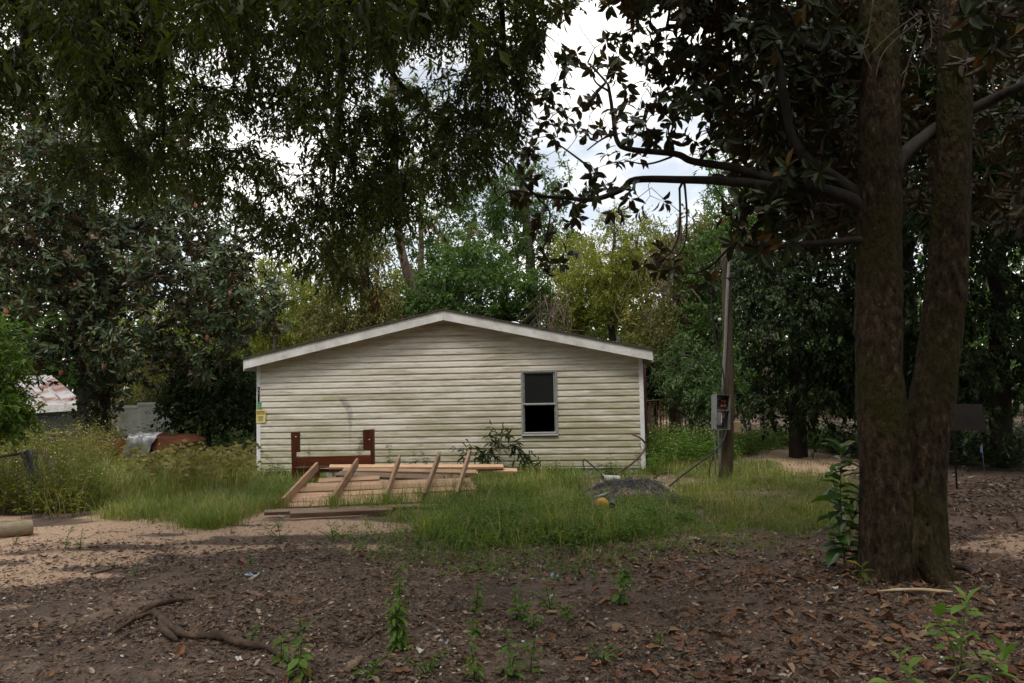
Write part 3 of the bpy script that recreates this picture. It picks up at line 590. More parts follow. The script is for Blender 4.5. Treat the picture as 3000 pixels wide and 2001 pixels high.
# far woods that close the view behind everything
n = 420; ang = rng.uniform(-1.15, 1.15, n); dist = rng.uniform(36, 60, n); cx = np.sin(ang) * dist; cyy = np.cos(ang) * dist
hh = 4.2 + 2.2 * fbm(ang * 6, ang * 0, 5) + rng.random(n) * 2; hh = np.where(np.abs(cx / cyy) < .55, hh, hh * 1.5)
cs = []; 
for a, b, h in zip(cx, cyy, hh):
    m = 135; q = rv(m) * np.array([2.6, 2.6, h * 0.5]) * (0.6 + 0.5 * rng.random((m, 1))) + np.array([a, b, h * 0.45]); cs.append(q)
cs = np.concatenate(cs); cs = cs[cs[:, 2] > 0]; M_ = len(cs)
tn = np.clip(np.repeat(rng.random(n), 135)[:M_] * .6 + .35 * rng.random(M_), 0, .9)
tag(obj('far_woods', leafmesh('far_woods', cs, rv(M_), rv(M_) + np.array([0, 0, .6]), 0.66 * (0.6 + rng.random(M_)), 0.3, T_DIA, MT['leaf_green'], tn)), 'mixed green woodland far behind the house', kind='stuff')

E_ = ell
BG = 'trees behind the house'
# unseen woods, added behind the camera to shade the trunk and foreground
n = 120; ang = rng.uniform(0, 6.283, n); ang = ang[np.abs(np.mod(ang + math.pi, 6.283) - math.pi) > 1.35]; n = len(ang); dist = rng.uniform(11, 19, n); cs = []
for a, dd_ in zip(ang, dist):
    h = rng.uniform(8, 12); m = 300; cs.append(rv(m) * np.array([2.4, 2.4, h * .52]) * (.5 + .55 * rng.random((m, 1))) + np.array([math.sin(a) * dd_, math.cos(a) * dd_ - 1.5, h * .5]))
cs = np.concatenate(cs); cs = cs[cs[:, 2] > 0]
tag(obj('added_shade_woods', leafmesh('added_shade_woods', cs, rv(len(cs)), rv(len(cs)), .62 * (.6 + rng.random(len(cs))), .45, T_DIA, MT['leaf_green'])), 'unseen green woodland added behind the camera for shade', kind='stuff')
# left of the house, far: tall broadleaf trees behind the magnolia
tree('tall_tree', 'tall dark oak standing far left behind the metal roofed shed', B(-150, 30), [P(-140, 700, 30), P(-120, 100, 30)], 0.3,
     [E_(-150, 350, 30, 330, 420, 4), E_(120, 620, 29, 200, 280, 3), E_(-350, 850, 28, 300, 250, 3)], 240, MT['leaf_green'], 0.17, 0.5, MT['bark_grey'], tl=0.8, nl=14)
tree('tall_tree', 'tall dull green oak behind the left magnolia, sky showing through', B(420, 32), [P(430, 700, 32), P(400, 120, 32)], 0.32,
     [E_(420, 330, 32, 300, 320, 4), E_(520, 720, 31, 260, 230, 3), E_(250, 760, 31, 180, 200, 3)], 230, MT['leaf_green'], 0.17, 0.5, MT['bark_grey'], tl=0.8, nl=13)
tree('young_tree', 'pale yellow green young tree between magnolia and house gable', B(800, 25), [P(810, 900, 25), P(820, 760, 25)], 0.10,
     [E_(830, 900, 25, 130, 130, 2), E_(760, 830, 26, 120, 100, 2), E_(900, 960, 25, 90, 80, 1.5)], 150, MT['leaf_lime'], 0.13, 0.42, MT['bark_grey'], tl=0.55, nl=13)
tree('young_tree', 'yellow leaved young tree glimpsed through the gap in the magnolia', B(430, 24), [P(430, 1000, 24), P(440, 900, 24)], 0.08,
     [E_(440, 960, 24, 110, 110, 1.6), E_(470, 1120, 24, 90, 70, 1.5)], 100, MT['leaf_lime'], 0.12, 0.42, MT['bark_grey'], tl=0.5, nl=12)
tree('vine_tree', 'vine draped tree with rusty yellow leaves behind the left roof slope', B(1075, 22), [P(1070, 900, 22), P(1060, 640, 22)], 0.20,
     [E_(1050, 860, 22, 120, 120, 1.6), E_(1120, 930, 21.6, 90, 90, 1.4), E_(1040, 720, 22, 100, 90, 1.6), E_(960, 940, 22, 80, 70, 1.4)], 260, MT['leaf_olive'], 0.085, 0.6, MT['bark_oak'], tl=0.5, nl=17, droop=0.9, ldroop=0.9)
tree('broadleaf_tree', 'dense mid green tree right behind the roof ridge', B(1420, 21), [P(1410, 950, 21), P(1400, 800, 21)], 0.16,
     [E_(1400, 860, 21, 190, 120, 2), E_(1280, 900, 21, 90, 90, 1.5), E_(1530, 900, 21.5, 90, 100, 1.6), E_(1380, 760, 21.5, 110, 70, 1.5)], 300, MT['leaf_green'], 0.13, 0.45, MT['bark_oak'], tl=0.5, nl=15, shell=0.4)
tree('broadleaf_tree', 'tall green tree with open crown behind the ridge, left of the sky gap', B(1560, 27), [P(1560, 900, 27), P(1540, 600, 27), P(1530, 470, 27)], 0.24,
     [E_(1560, 560, 27, 120, 100, 2), E_(1500, 690, 27, 130, 90, 2), E_(1630, 730, 27, 70, 110, 1.6), E_(1420, 590, 27, 110, 90, 2)], 230, MT['leaf_green'], 0.14, 0.45, MT['bark_grey'], tl=0.55, nl=14)
tree('bamboo_like_tree', 'slender feathery yellow green tree rising into the sky gap', B(1690, 24), [P(1700, 900, 24), P(1690, 680, 24)], 0.09,
     [E_(1690, 760, 24, 70, 90, 1.5), E_(1720, 860, 24, 110, 100, 1.7), E_(1650, 900, 24, 80, 80, 1.4)], 210, MT['leaf_lime'], 0.11, 0.34, MT['bark_grey'], tl=0.5, nl=15)
tree('bamboo_like_tree', 'yellow green feathery tree with dark stem above the right roof slope', B(1800, 22), [P(1795, 960, 22), P(1790, 850, 22), P(1800, 680, 22)], 0.12,
     [E_(1790, 800, 22, 110, 110, 1.7), E_(1880, 730, 22, 90, 90, 1.6), E_(1830, 900, 22, 100, 70, 1.5), E_(1795, 650, 22, 30, 50, 0.8)], 250, MT['leaf_lime'], 0.11, 0.34, MT['bark_oak'], tl=0.5, nl=15)
tree('vine_tree', 'brownish vine hung tree with bare twigs left of the utility pole', B(1970, 20), [P(1970, 1000, 20), P(1985, 850, 20), P(1990, 640, 20)], 0.16,
     [E_(1940, 960, 20, 110, 90, 1.6), E_(1990, 800, 20.5, 80, 150, 1.4), E_(1900, 1000, 19.5, 80, 60, 1.2), E_(2040, 700, 21, 80, 80, 1.4)], 210, MT['leaf_olive'], 0.095, 0.5, MT['bark_pine'], tl=0.5, nl=14, droop=0.4)
tree('broadleaf_tree', 'bright green tree directly behind the top of the utility pole', B(2100, 19), [P(2100, 950, 19), P(2090, 780, 19)], 0.12,
     [E_(2090, 800, 19, 90, 110, 1.6), E_(2060, 930, 19, 70, 90, 1.3), E_(2140, 700, 19.5, 80, 80, 1.5)], 200, MT['leaf_green'], 0.12, 0.45, MT['bark_grey'], tl=0.45, nl=14)
tree('shrub_tree', 'grey green shrubby tree behind the rusty stair railing', B(2020, 18.2), [P(2020, 1130, 18.2), P(2030, 1030, 18.2)], 0.06,
     [E_(2020, 1080, 18.2, 80, 80, 1.2), E_(2070, 1150, 17.6, 70, 70, 1.1)], 130, MT['leaf_bluish'], 0.12, 0.3, MT['bark_grey'], tl=0.5, nl=14)
tree('shrub_tree', 'dark leafy shrub at the right rear corner of the house', B(1920, 21), [P(1920, 1100, 21), P(1930, 1040, 21)], 0.06,
     [E_(1930, 1090, 21, 90, 80, 1.2)], 90, MT['leaf_deep'], 0.12, 0.45, MT['bark_oak'], tl=0.5, nl=14)
# dark ivy covered wall of trees on the right
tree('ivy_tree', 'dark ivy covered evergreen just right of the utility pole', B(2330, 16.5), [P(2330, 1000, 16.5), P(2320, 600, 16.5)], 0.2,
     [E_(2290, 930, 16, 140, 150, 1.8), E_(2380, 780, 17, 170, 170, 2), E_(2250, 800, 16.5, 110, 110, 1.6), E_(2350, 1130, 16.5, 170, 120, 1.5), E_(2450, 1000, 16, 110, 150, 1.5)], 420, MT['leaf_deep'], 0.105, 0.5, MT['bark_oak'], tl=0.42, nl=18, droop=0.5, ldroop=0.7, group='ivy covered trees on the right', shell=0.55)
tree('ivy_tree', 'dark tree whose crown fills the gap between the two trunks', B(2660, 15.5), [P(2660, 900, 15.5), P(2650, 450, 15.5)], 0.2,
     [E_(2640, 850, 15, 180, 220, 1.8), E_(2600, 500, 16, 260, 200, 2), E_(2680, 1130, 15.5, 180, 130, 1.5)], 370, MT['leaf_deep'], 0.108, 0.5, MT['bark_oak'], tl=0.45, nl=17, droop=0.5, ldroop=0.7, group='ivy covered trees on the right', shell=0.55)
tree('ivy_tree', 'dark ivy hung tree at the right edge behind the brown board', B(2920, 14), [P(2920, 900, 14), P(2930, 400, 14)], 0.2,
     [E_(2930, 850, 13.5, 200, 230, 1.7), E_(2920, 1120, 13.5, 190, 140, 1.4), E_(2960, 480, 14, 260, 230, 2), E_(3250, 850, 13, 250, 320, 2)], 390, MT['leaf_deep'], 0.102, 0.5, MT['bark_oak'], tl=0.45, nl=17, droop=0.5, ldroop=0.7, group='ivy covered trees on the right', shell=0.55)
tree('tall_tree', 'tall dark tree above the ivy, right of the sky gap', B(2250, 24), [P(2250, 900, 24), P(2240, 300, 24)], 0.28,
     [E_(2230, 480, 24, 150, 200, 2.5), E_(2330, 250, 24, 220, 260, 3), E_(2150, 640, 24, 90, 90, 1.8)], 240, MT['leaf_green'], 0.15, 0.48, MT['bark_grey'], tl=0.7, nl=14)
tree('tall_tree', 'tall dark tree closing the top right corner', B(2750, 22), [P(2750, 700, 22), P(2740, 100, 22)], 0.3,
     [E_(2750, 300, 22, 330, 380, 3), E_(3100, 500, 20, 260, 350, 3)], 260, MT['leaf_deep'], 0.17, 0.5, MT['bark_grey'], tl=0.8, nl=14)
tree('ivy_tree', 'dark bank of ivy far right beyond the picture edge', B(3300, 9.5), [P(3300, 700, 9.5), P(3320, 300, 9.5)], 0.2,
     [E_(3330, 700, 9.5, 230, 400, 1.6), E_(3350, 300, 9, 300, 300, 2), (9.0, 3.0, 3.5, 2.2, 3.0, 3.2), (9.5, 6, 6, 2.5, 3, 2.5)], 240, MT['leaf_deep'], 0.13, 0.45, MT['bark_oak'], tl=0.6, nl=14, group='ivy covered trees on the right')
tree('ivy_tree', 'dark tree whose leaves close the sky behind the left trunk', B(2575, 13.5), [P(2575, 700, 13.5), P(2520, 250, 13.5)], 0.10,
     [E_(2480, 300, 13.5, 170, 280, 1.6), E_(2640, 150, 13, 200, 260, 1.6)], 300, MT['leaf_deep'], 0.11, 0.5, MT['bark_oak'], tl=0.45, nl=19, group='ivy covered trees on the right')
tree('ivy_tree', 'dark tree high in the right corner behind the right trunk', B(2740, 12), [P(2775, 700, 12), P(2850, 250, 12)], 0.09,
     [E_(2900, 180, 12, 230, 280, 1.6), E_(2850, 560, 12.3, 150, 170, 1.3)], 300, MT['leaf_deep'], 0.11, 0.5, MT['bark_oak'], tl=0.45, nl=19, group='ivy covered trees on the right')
# left understorey
tree('dark_shrub', 'dark multi stemmed shrub by the left corner of the house', B(600, 18.5), [P(600, 1180, 18.5), P(590, 1080, 18.5)], 0.14,
     [E_(600, 1120, 18.5, 90, 90, 1.3), E_(680, 1170, 18.5, 90, 100, 1.2), E_(540, 1190, 18.2, 60, 70, 0.9)], 190, MT['leaf_deep'], 0.11, 0.5, MT['bark_oak'], tl=0.45, nl=15, group='shrubs left of the house', cat='shrub')
tree('olive_shrub', 'brownish yellow shrub above the white lattice fence', B(470, 22), [P(470, 1150, 22), P(475, 1110, 22)], 0.05,
     [E_(475, 1130, 22, 60, 50, 1.0), E_(400, 1180, 23, 70, 40, 1.0)], 80, MT['leaf_olive'], 0.09, 0.5, MT['bark_grey'], tl=0.4, nl=14, group='shrubs left of the house', cat='shrub')
tree('bright_shrub', 'bright green privet bush at the left edge, a few yellow leaves', B(-20, 10.5), [P(-20, 1250, 10.5), P(-10, 1050, 10.5)], 0.05,
     [E_(-25, 1050, 10.5, 60, 105, .5), E_(-90, 1180, 10.5, 110, 110, .7), E_(0, 1210, 10.3, 52, 60, .4)], 190, MT['leaf_bright'], 0.075, 0.46, MT['bark_grey'], tl=0.33, nl=16, group='shrubs left of the house', cat='shrub', step=.25, pipe=.004)

# pine
pb = B(1190, 24); root = thing('pine_tree', 'tall pine with pale green needle tufts above the roof ridge', 'tree', (pb[0], pb[1], 0), 0, BG); o = np.array([pb[0], pb[1], 0])
sk = Skel(); path = smoothpath([(pb[0] + 1.4, pb[1], -.1), P(1265, 960, 24), P(1195, 800, 24), P(1165, 640, 24), P(1150, 300, 24), P(1160, -80, 24)], 6); sk.line(path - o, np.linspace(.2, .07, len(path)))
att = np.vstack([ellpts([E_(1330, 690, 23, 110, 50, 1.2), E_(1200, 480, 24, 150, 120, 1.8), E_(1130, 230, 24, 230, 170, 2), E_(1000, 420, 24, 130, 90, 1.5), E_(1180, -20, 24, 220, 120, 2), E_(1080, 60, 24, 330, 160, 2)], 150, .4),
                 [P(a, b, 22.6) for a, b in ((1282, 640), (1240, 668), (1300, 690), (1345, 690), (1395, 680), (1375, 720), (1418, 740), (1310, 735))]])
sk.grow(att - o, step=.5); sk.radii(.010); obj('trunk', sk.mesh('trunk', MT['bark_pine'], 8, lambda c: c[0] == 0), root); obj('branches', sk.mesh('branches', MT['bark_pine'], 5, lambda c: c[0] != 0), root)
t, d = sk.tipdirs(); K = 130; m = len(t); tp = np.repeat(t, K, 0); dd = nrmz(np.repeat(d, K, 0) * .55 + rv(m * K) * .8 + np.array([0, 0, .25]))
tp = tp - np.repeat(d, K, 0) * rng.random((m * K, 1)) * .28
obj('needles', leafmesh('needles', tp, dd, rv(m * K), .26 * (.7 + .5 * rng.random(m * K)), .012, (np.array([(0, .5, 0), (0, -.5, 0), (1, 0, 0.)]), np.array([(0, 1, 2)])), MT['needle'], np.where(dd[:, 2] < -.35, .97, rng.random(m * K) * .9)), root)['kind'] = 'stuff'

tree('broadleaf_tree', 'sunlit yellow green tree filling the view between roof slope and pole', B(1900, 26), [P(1900, 950, 26), P(1890, 800, 26)], 0.12,
     [E_(1880, 850, 26, 170, 120, 2.2), E_(1730, 930, 25, 130, 90, 2), E_(2020, 880, 26, 100, 130, 2)], 240, MT['leaf_lime'], 0.13, 0.42, MT['bark_grey'], tl=0.55, nl=15)
tree('broadleaf_tree', 'light green tree low behind the left roof slope', B(930, 27), [P(930, 1000, 27), P(930, 900, 27)], 0.1,
     [E_(920, 930, 27, 170, 120, 2.2), E_(1180, 900, 27, 120, 130, 2), E_(700, 960, 27, 120, 110, 2)], 230, MT['leaf_lime'], 0.13, 0.42, MT['bark_grey'], tl=0.55, nl=15)
tree('tall_tree', 'tall open crowned green tree in the distance left of the pine trunk', B(1230, 30), [P(1235, 850, 30), P(1230, 500, 30)], 0.2,
     [E_(1230, 620, 30, 170, 170, 3), E_(1150, 800, 30, 150, 110, 2.5), E_(1330, 760, 30, 100, 120, 2.2), E_(1180, 380, 30, 170, 140, 3)], 230, MT['leaf_green'], 0.16, 0.45, MT['bark_grey'], tl=0.65, nl=14)
# bare vines that hang in the right hand trees
for lab, (ua, va, ub, vb, Yv), nn_ in (('tangle of dry hanging vines in the tree left of the utility pole', (1900, 640, 2080, 1060, 19.2), 46), ('reddish dead brush behind the right roof slope', (1570, 850, 1670, 970, 20), 40)):
    mb = MB()
    for k in range(nn_):
        a = P(rng.uniform(ua, ub), rng.uniform(va, (va + vb) / 2), Yv + rng.normal() * .4); b_ = a + np.array([rng.normal() * .4, rng.normal() * .3, -rng.uniform(.6, 2.0)]); md = (a + b_) / 2 + rng.normal(size=3) * .25
        b_[2] = max(b_[2], .1); mb.tube(smoothpath([a, md, b_], 4), .009, 3, False)
    tag(mb.build('hanging_vines', MT['vine'], None, True), lab, 'vine')

# ------------------------------------------------------------------ left magnolia
mbp = B(275, 18); mag2 = thing('magnolia_tree', 'broad dark magnolia left of the house with glossy leaves and ivy clad trunk', 'tree', (mbp[0], mbp[1], 0)); o = np.array([mbp[0], mbp[1], 0])
sk = Skel(); path = smoothpath([(mbp[0] + .05, 18, -.1), P(278, 1120, 18), P(272, 950, 18), P(266, 780, 18), P(258, 560, 18), P(250, 300, 18)], 6)
sk.line(path - o, np.concatenate([np.linspace(.40, .30, 9), np.linspace(.29, .10, len(path) - 9)]))
lim = [[P(280, 1000, 18), P(215, 930, 17.6), P(160, 880, 17.3), P(60, 862, 17)], [P(275, 960, 18), P(200, 905, 18.3), P(80, 895, 18.6)], [P(290, 880, 18), P(360, 840, 17.5), P(460, 800, 17.2), P(560, 770, 17)],
       [P(300, 1010, 18), P(480, 950, 17.5), P(530, 915, 17.3), P(620, 900, 17)], [P(275, 800, 18), P(360, 700, 17.6), P(430, 640, 17.4)], [P(268, 700, 18), P(180, 640, 17.8), P(90, 600, 17.6)]]
for l in lim:
    q = smoothpath(l, 5) - o; j = sk.nearest(q[0]); sk.line(q[1:], np.linspace(.085, .04, len(q) - 1), j)
att = ellpts([E_(250, 750, 18, 330, 190, 3, 1.2), E_(110, 900, 17.5, 260, 170, 2.3), E_(520, 830, 17.2, 230, 130, 2.2, 1.2), E_(700, 900, 17, 150, 120, 1.5), E_(620, 1000, 17, 150, 110, 1.5), E_(330, 560, 18, 300, 160, 2.6), E_(200, 1030, 17.3, 200, 70, 1.8), E_(400, 1040, 17.0, 150, 90, 1.4), E_(300, 330, 18, 260, 200, 2.5), E_(80, 600, 17.6, 230, 180, 2.4), E_(600, 640, 17.6, 160, 110, 1.6), E_(350, 1130, 17.2, 60, 60, .8)], 760, .55)
uu, vv = UV(att); bad = inpoly(uu, vv, [(-100, 1088), (215, 1088), (262, 1150), (262, 1270), (-100, 1270)]) | inpoly(uu, vv, [(375, 880), (520, 880), (520, 960), (375, 960)]) | inpoly(uu, vv, [(370, 1090), (600, 1090), (620, 1320), (370, 1320)]) | ((uu > 640) & (vv > 1085)) | ((uu > 790) & (vv > 1000)) | (att[:, 2] < 1.0)
sk.grow(att[~bad] - o, step=.45); sk.radii(.006)
obj('trunk', sk.mesh('trunk', MT['bark_oak'], 10, lambda c: c[0] == 0), mag2); obj('branches', sk.mesh('branches', MT['bark_oak'], 6, lambda c: c[0] != 0), mag2)
def rosettes(t, d, ntw, tl, k, Lf, asp, out_=0.75, lift=0.35):
    """whorls of leaves at the ends of short twigs"""
    n = len(t); tp = np.repeat(t, ntw, 0); td = nrmz(np.repeat(d, ntw, 0) * .7 + rv(n * ntw) * .9 + np.array([0, 0, .15])); en = tp + td * (tl * (.4 + .8 * rng.random((n * ntw, 1)))); m = len(en)
    A = nrmz(np.cross(td, rv(m))); Bv = np.cross(td, A); ph = rng.random((m, 1)) * 6.28 + np.arange(k)[None] * 2.399 + rng.normal(size=(m, k)) * .25
    rad = np.cos(ph)[..., None] * A[:, None] + np.sin(ph)[..., None] * Bv[:, None]; li = lift + .35 * rng.normal(size=(m, k, 1))
    ax = nrmz(rad * out_ + td[:, None] * li + np.array([0, 0, -.22])); nr = td[:, None] * .9 - rad * .35 + np.array([0, 0, .35]) + .25 * rng.normal(size=ax.shape)
    pos = en[:, None] - td[:, None] * (rng.random((m, k, 1)) * .10) + rad * .01
    Ln = Lf * (.65 + .55 * rng.random((m, k)))
    return pos.reshape(-1, 3), ax.reshape(-1, 3), nr.reshape(-1, 3), Ln.ravel(), Ln.ravel() * asp * (.85 + .3 * rng.random(m * k)), tp, en
t, d = sk.tipdirs(); pos, ax, nr, Ln, Wd, a_, b_ = rosettes(t, d, 6, .42, 9, .165, .40)
obj('foliage', leafmesh('foliage', pos, ax, nr, Ln, Wd, T_OVAL, MT['leaf_mag2']), mag2)['kind'] = 'stuff'
# its red seed cones
MT['cone'] = surf('seed_cone', [(0.3, (0.32, 0.10, 0.08)), (0.7, (0.48, 0.20, 0.16))], 60, rough=0.7, bump=0.4)
bm = bmesh.new(); bmesh.ops.create_uvsphere(bm, u_segments=8, v_segments=6, radius=.045); 
for v_ in bm.verts: v_.co.z *= 1.5
cme = bpy.data.meshes.new('seed_cone'); bm.to_mesh(cme); bm.free(); cme.materials.append(MT['cone'])
u_, v_ = UV(b_ + o); pick = [i for i in np.argsort(b_[:, 1]) if 0 < u_[i] < 860 and 600 < v_[i] < 1180][:900]; pick = rng.choice(pick, 12, replace=False)
for i in pick: obj('seed_cone', cme, mag2, b_[i] + np.array([0, -.05, .05]), (rng.normal() * .4, rng.normal() * .4, 0))
# ivy on its trunk
q = np.array([path[rng.integers(0, 11)] for _ in range(900)]) - o + rng.normal(size=(900, 3)) * np.array([.02, .02, .16]); an = rng.random(900) * 6.28; od = np.stack([np.cos(an), np.sin(an), 0 * an], -1); q += od * .40
q = q[q[:, 2] > .05]; k_ = len(q); obj('ivy', leafmesh('ivy', q, od[:k_] * .4 + rv(k_) * .8 + np.array([0, 0, -.5]), od[:k_] + .4 * rv(k_), .10, .08, T_DIA, MT['leaf_deep']), mag2)['kind'] = 'stuff'

# ------------------------------------------------------------------ right magnolia, two trunks
TB = G(2650, 1708); mag = thing('magnolia_tree', 'large twin trunked magnolia on the right with leaves against the sky', 'tree', (TB[0], TB[1], 0)); o = np.array([TB[0], TB[1], 0]); TY = TB[1]
sk = Skel()
tl_ = smoothpath([P(2590, 1760, TY), P(2592, 1690, TY), P(2594, 1560, TY), P(2586, 1350, TY), P(2574, 1050, TY), P(2578, 700, TY), P(2576, 350, TY), P(2570, 0, TY), P(2562, -450, TY), P(2580, -1000, TY + .3)], 16)
k_ = TY / FPX
def rad(path, prof):
    vv_ = UV(path)[1]; return np.interp(-vv_, [-a for a, _ in prof], [b * k_ for _, b in prof])
r1 = rad(tl_, [(1790, 82), (1700, 78), (1560, 73), (1350, 68), (1100, 66), (900, 62), (700, 60), (350, 56), (0, 54), (-450, 44), (-1000, 20)])
sk.line(tl_ - o, r1); n_l = len(tl_)
tr_ = smoothpath([P(2712, 1760, TY + .05), P(2708, 1690, TY + .05), P(2698, 1560, TY + .05), P(2702, 1350, TY + .05), P(2740, 1100, TY + .05), P(2772, 850, TY + .08), P(2786, 650, TY + .1), P(2795, 350, TY + .12), P(2800, 0, TY + .15), P(2830, -450, TY + .2), P(2850, -1000, TY)], 16)
r2 = rad(tr_, [(1790, 78), (1700, 74), (1560, 66), (1350, 60), (1100, 60), (900, 54), (700, 52), (350, 48), (0, 45), (-450, 36), (-1000, 18)])
t2 = sk.line(tr_ - o, r2)
limbs = [([(2575, 640, 0), (2486, 580, .05), (2350, 545, .2), (2250, 541, .45), (2100, 530, .8), (2003, 527, 1.0), (1861, 527, 1.2), (1820, 556, 1.2), (1736, 585, 1.3), (1640, 578, 1.5), (1570, 571, 1.6), (1525, 520, 1.7), (1495, 464, 1.8)], .058, .008),
         ([(2340, 545, .2), (2231, 513, .5), (2140, 490, .7), (2030, 473, .9), (1977, 451, 1.0), (1843, 437, 1.2), (1807, 410, 1.25), (1795, 330, 1.3), (1785, 268, 1.3), (1776, 241, 1.3), (1722, 183, 1.4)], .045, .009),
         ([(2575, 620, 0), (2486, 548, .1), (2378, 473, .2), (2325, 410, .25), (2303, 312, .3), (2280, 178, .35), (2267, 45, .4), (2250, -200, .5)], .052, .03),
         ([(2576, 330, 0), (2512, 223, .1), (2450, 170, .15), (2378, 138, .25), (2290, 112, .4), (2180, 80, .7), (2050, 60, 1.1), (1930, 90, 1.4)], .055, .02),
         ([(2576, 200, 0), (2490, 120, .0), (2450, 62, -.05), (2419, 0, -.1), (2390, -120, -.2)], .05, .03),
         ([(2590, 560, 0), (2637, 469, .1), (2700, 410, .2), (2780, 353, .25), (2890, 300, .2), (3000, 250, 0), (3150, 200, -.2)], .07, .035),
         ([(2575, 705, 0), (2512, 703, 0), (2420, 712, .1), (2350, 716, .2), (2270, 726, .3)], .036, .022),
         ([(2270, 726, .3), (2230, 738, .35), (2160, 722, .4), (2152, 716, .4)], .023, .016),
         ([(1745, 262, 1.3), (1760, 300, 1.3)], .02, .015)]
for az, ln_ in ((-.35, .22), (-1.2, .12), (-2.1, .10), (-2.9, .16), (.4, .2), (1.4, .2)):
    c0 = np.array([.10 if math.cos(az) > 0 else -.12, 0, 0]); dv_ = np.array([math.cos(az), math.sin(az), 0]); sk.line(smoothpath([c0 + dv_ * .02 + [0, 0, .50], c0 + dv_ * .09 + [0, 0, .20], c0 + dv_ * (.14 + ln_ * .4) + [0, 0, .04], c0 + dv_ * (.14 + ln_) + [0, 0, -.04]], 5), np.linspace(.125, .05, 16), 3)
nroot = len(sk.p)
peel = None
for li, (pts, ra, rb) in enumerate(limbs):
    q = smoothpath([P(a, b, TY + c) for a, b, c in pts], 5) - o
    j = sk.nearest(q[0]); 
    if li == 7: peel = (q, np.linspace(ra, rb, len(q))); continue
    sk.line(q[1:], np.linspace(ra, rb, len(q) - 1), j)
thin = [[(1990, 530, 1.0), (1992, 640, .9), (1985, 700, .85), (1960, 745, .8), (1918, 770, .75)], [(2005, 530, 1.0), (2012, 640, .9), (2000, 730, .8), (1940, 780, .75)], [(1565, 572, 1.6), (1610, 620, 1.5), (1600, 700, 1.4), (1590, 740, 1.4), (1620, 775, 1.4)], [(1600, 575, 1.5), (1500, 560, 1.7), (1440, 600, 1.8)],
        [(1980, 455, 1.0), (1900, 480, 1.0), (1830, 470, 1.1)], [(1785, 268, 1.3), (1745, 240, 1.3), (1728, 190, 1.3)], [(1740, 500, 1.3), (1660, 440, 1.5), (1600, 400, 1.6)], [(1800, 390, 1.2), (1760, 410, 1.2), (1720, 440, 1.3)], [(2150, 722, .4), (2140, 680, .4), (2150, 640, .45), (2130, 600, .5), (2090, 540, .7)], [(2110, 760, .4), (2040, 800, .6), (1985, 790, .7)]]
for pts in thin:
    q = smoothpath([P(a, b, TY + c) for a, b, c in pts], 5) - o; j = sk.nearest(q[0]); sk.line(q[1:], np.linspace(.012, .006, len(q) - 1), j)
nskel = len(sk.p)
lacy = [(1660, 40), (1640, 80), (1790, 110), (1700, 190), (1650, 270), (1640, 330), (1760, 260), (1800, 230), (1830, 260), (1770, 190), (1800, 150), (1845, 60), (1880, 40), (1900, 170), (1860, 130), (1960, 210), (1930, 90), (1990, 120), (1990, 260), (2050, 240), (2030, 320), (2000, 340), (1930, 330), (1950, 300), (1890, 350), (1860, 320), (1860, 390), (1830, 360), (1790, 370), (1840, 400), (1960, 370), (1950, 400), (2080, 360), (2060, 420), (1780, 480), (1700, 400), (1740, 500), (1780, 520), (1720, 545), (1850, 490), (1900, 450), (1680, 590), (1710, 570), (1620, 545), (1800, 585), (1900, 575), (1880, 590), (1560, 520), (1580, 470), (1590, 610), (1690, 625), (1640, 400), (1600, 350), (1590, 300), (1620, 250), (1660, 220), (1560, 420), (1600, 660), (1625, 775), (1605, 755), (1935, 775), (1950, 800), (1925, 795), (2080, 805), (2060, 790), (1480, 545), (1520, 580), (1655, 360), (1650, 180), (1690, 300), (1730, 330), (1760, 345), (1740, 200), (1910, 250), (1960, 150), (2010, 60), (2060, 130), (2090, 190), (2110, 280), (2040, 190), (2120, 120), (2150, 60), (2150, 200), (1970, 30), (1910, 20)] + [(1850 + 300 * float(a_), -30 + 260 * float(b_)) for a_, b_ in rng.random((44, 2))] + [(1900 + 250 * float(a_), 250 + 180 * float(b_)) for a_, b_ in rng.random((14, 2))]
ntw_l = len(lacy)
att_l = np.array([P(a, b, TY + (np.interp(a, [1480, 2100], [1.75, .75])) + rng.normal() * .25) for a, b in lacy])
def boxpts(n, u0, u1, v0, v1, y0, y1): return np.array([P(rng.uniform(u0, u1), rng.uniform(v0, v1), rng.uniform(y0, y1)) for _ in range(n)])
att_d = np.vstack([boxpts(56, 2170, 2560, 40, 470, TY + .5, TY + 3), boxpts(50, 2080, 2520, -250, 150, TY - .6, TY + 2.5), boxpts(40, 1830, 2150, -300, 60, TY, TY + 2.2), boxpts(120, 2560, 3300, -250, 620, TY + .7, TY + 3), boxpts(34, 2200, 2520, 440, 690, TY - .1, TY + 2.4), boxpts(20, 2170, 2540, 130, 560, TY + .3, TY + 1.4),
                   boxpts(22, 2860, 3250, -200, 260, TY - 2.2, TY - .6), ellpts([(2.6, 5.0, 6.6, 4.5, 5.0, 1.8), (4.5, 3.0, 5.4, 3, 3, 1.6), (1.0, 3.5, 6.2, 3, 3, 1.3), (6.5, 7.5, 6.6, 3.5, 4.5, 1.8), (5.5, 1, 5.5, 3, 4, 2)], 380, .3)])
u_, v_ = UV(att_d); att_d = att_d[~((u_ > 1500) & (u_ < 2120) & (v_ > 40) & (att_d[:, 1] > 1)) & ~((att_d[:, 1] < 4.2) & (att_d[:, 1] > .2) & (v_ > -150)) & (att_d[:, 2] > 2.2)]
att_l = att_l + rng.normal(size=att_l.shape) * .03
sk.grow(np.vstack([att_l, att_d]) - o, step=.22, wob=.07, up=.2); sk.radii(.0035, .5)
obj('trunk', sk.mesh('trunk', MT['bark_mag'], 14, lambda c: c[0] == 0), mag); obj('trunk', sk.mesh('trunk', MT['bark_mag'], 14, lambda c: c[0] == t2[0]), mag)
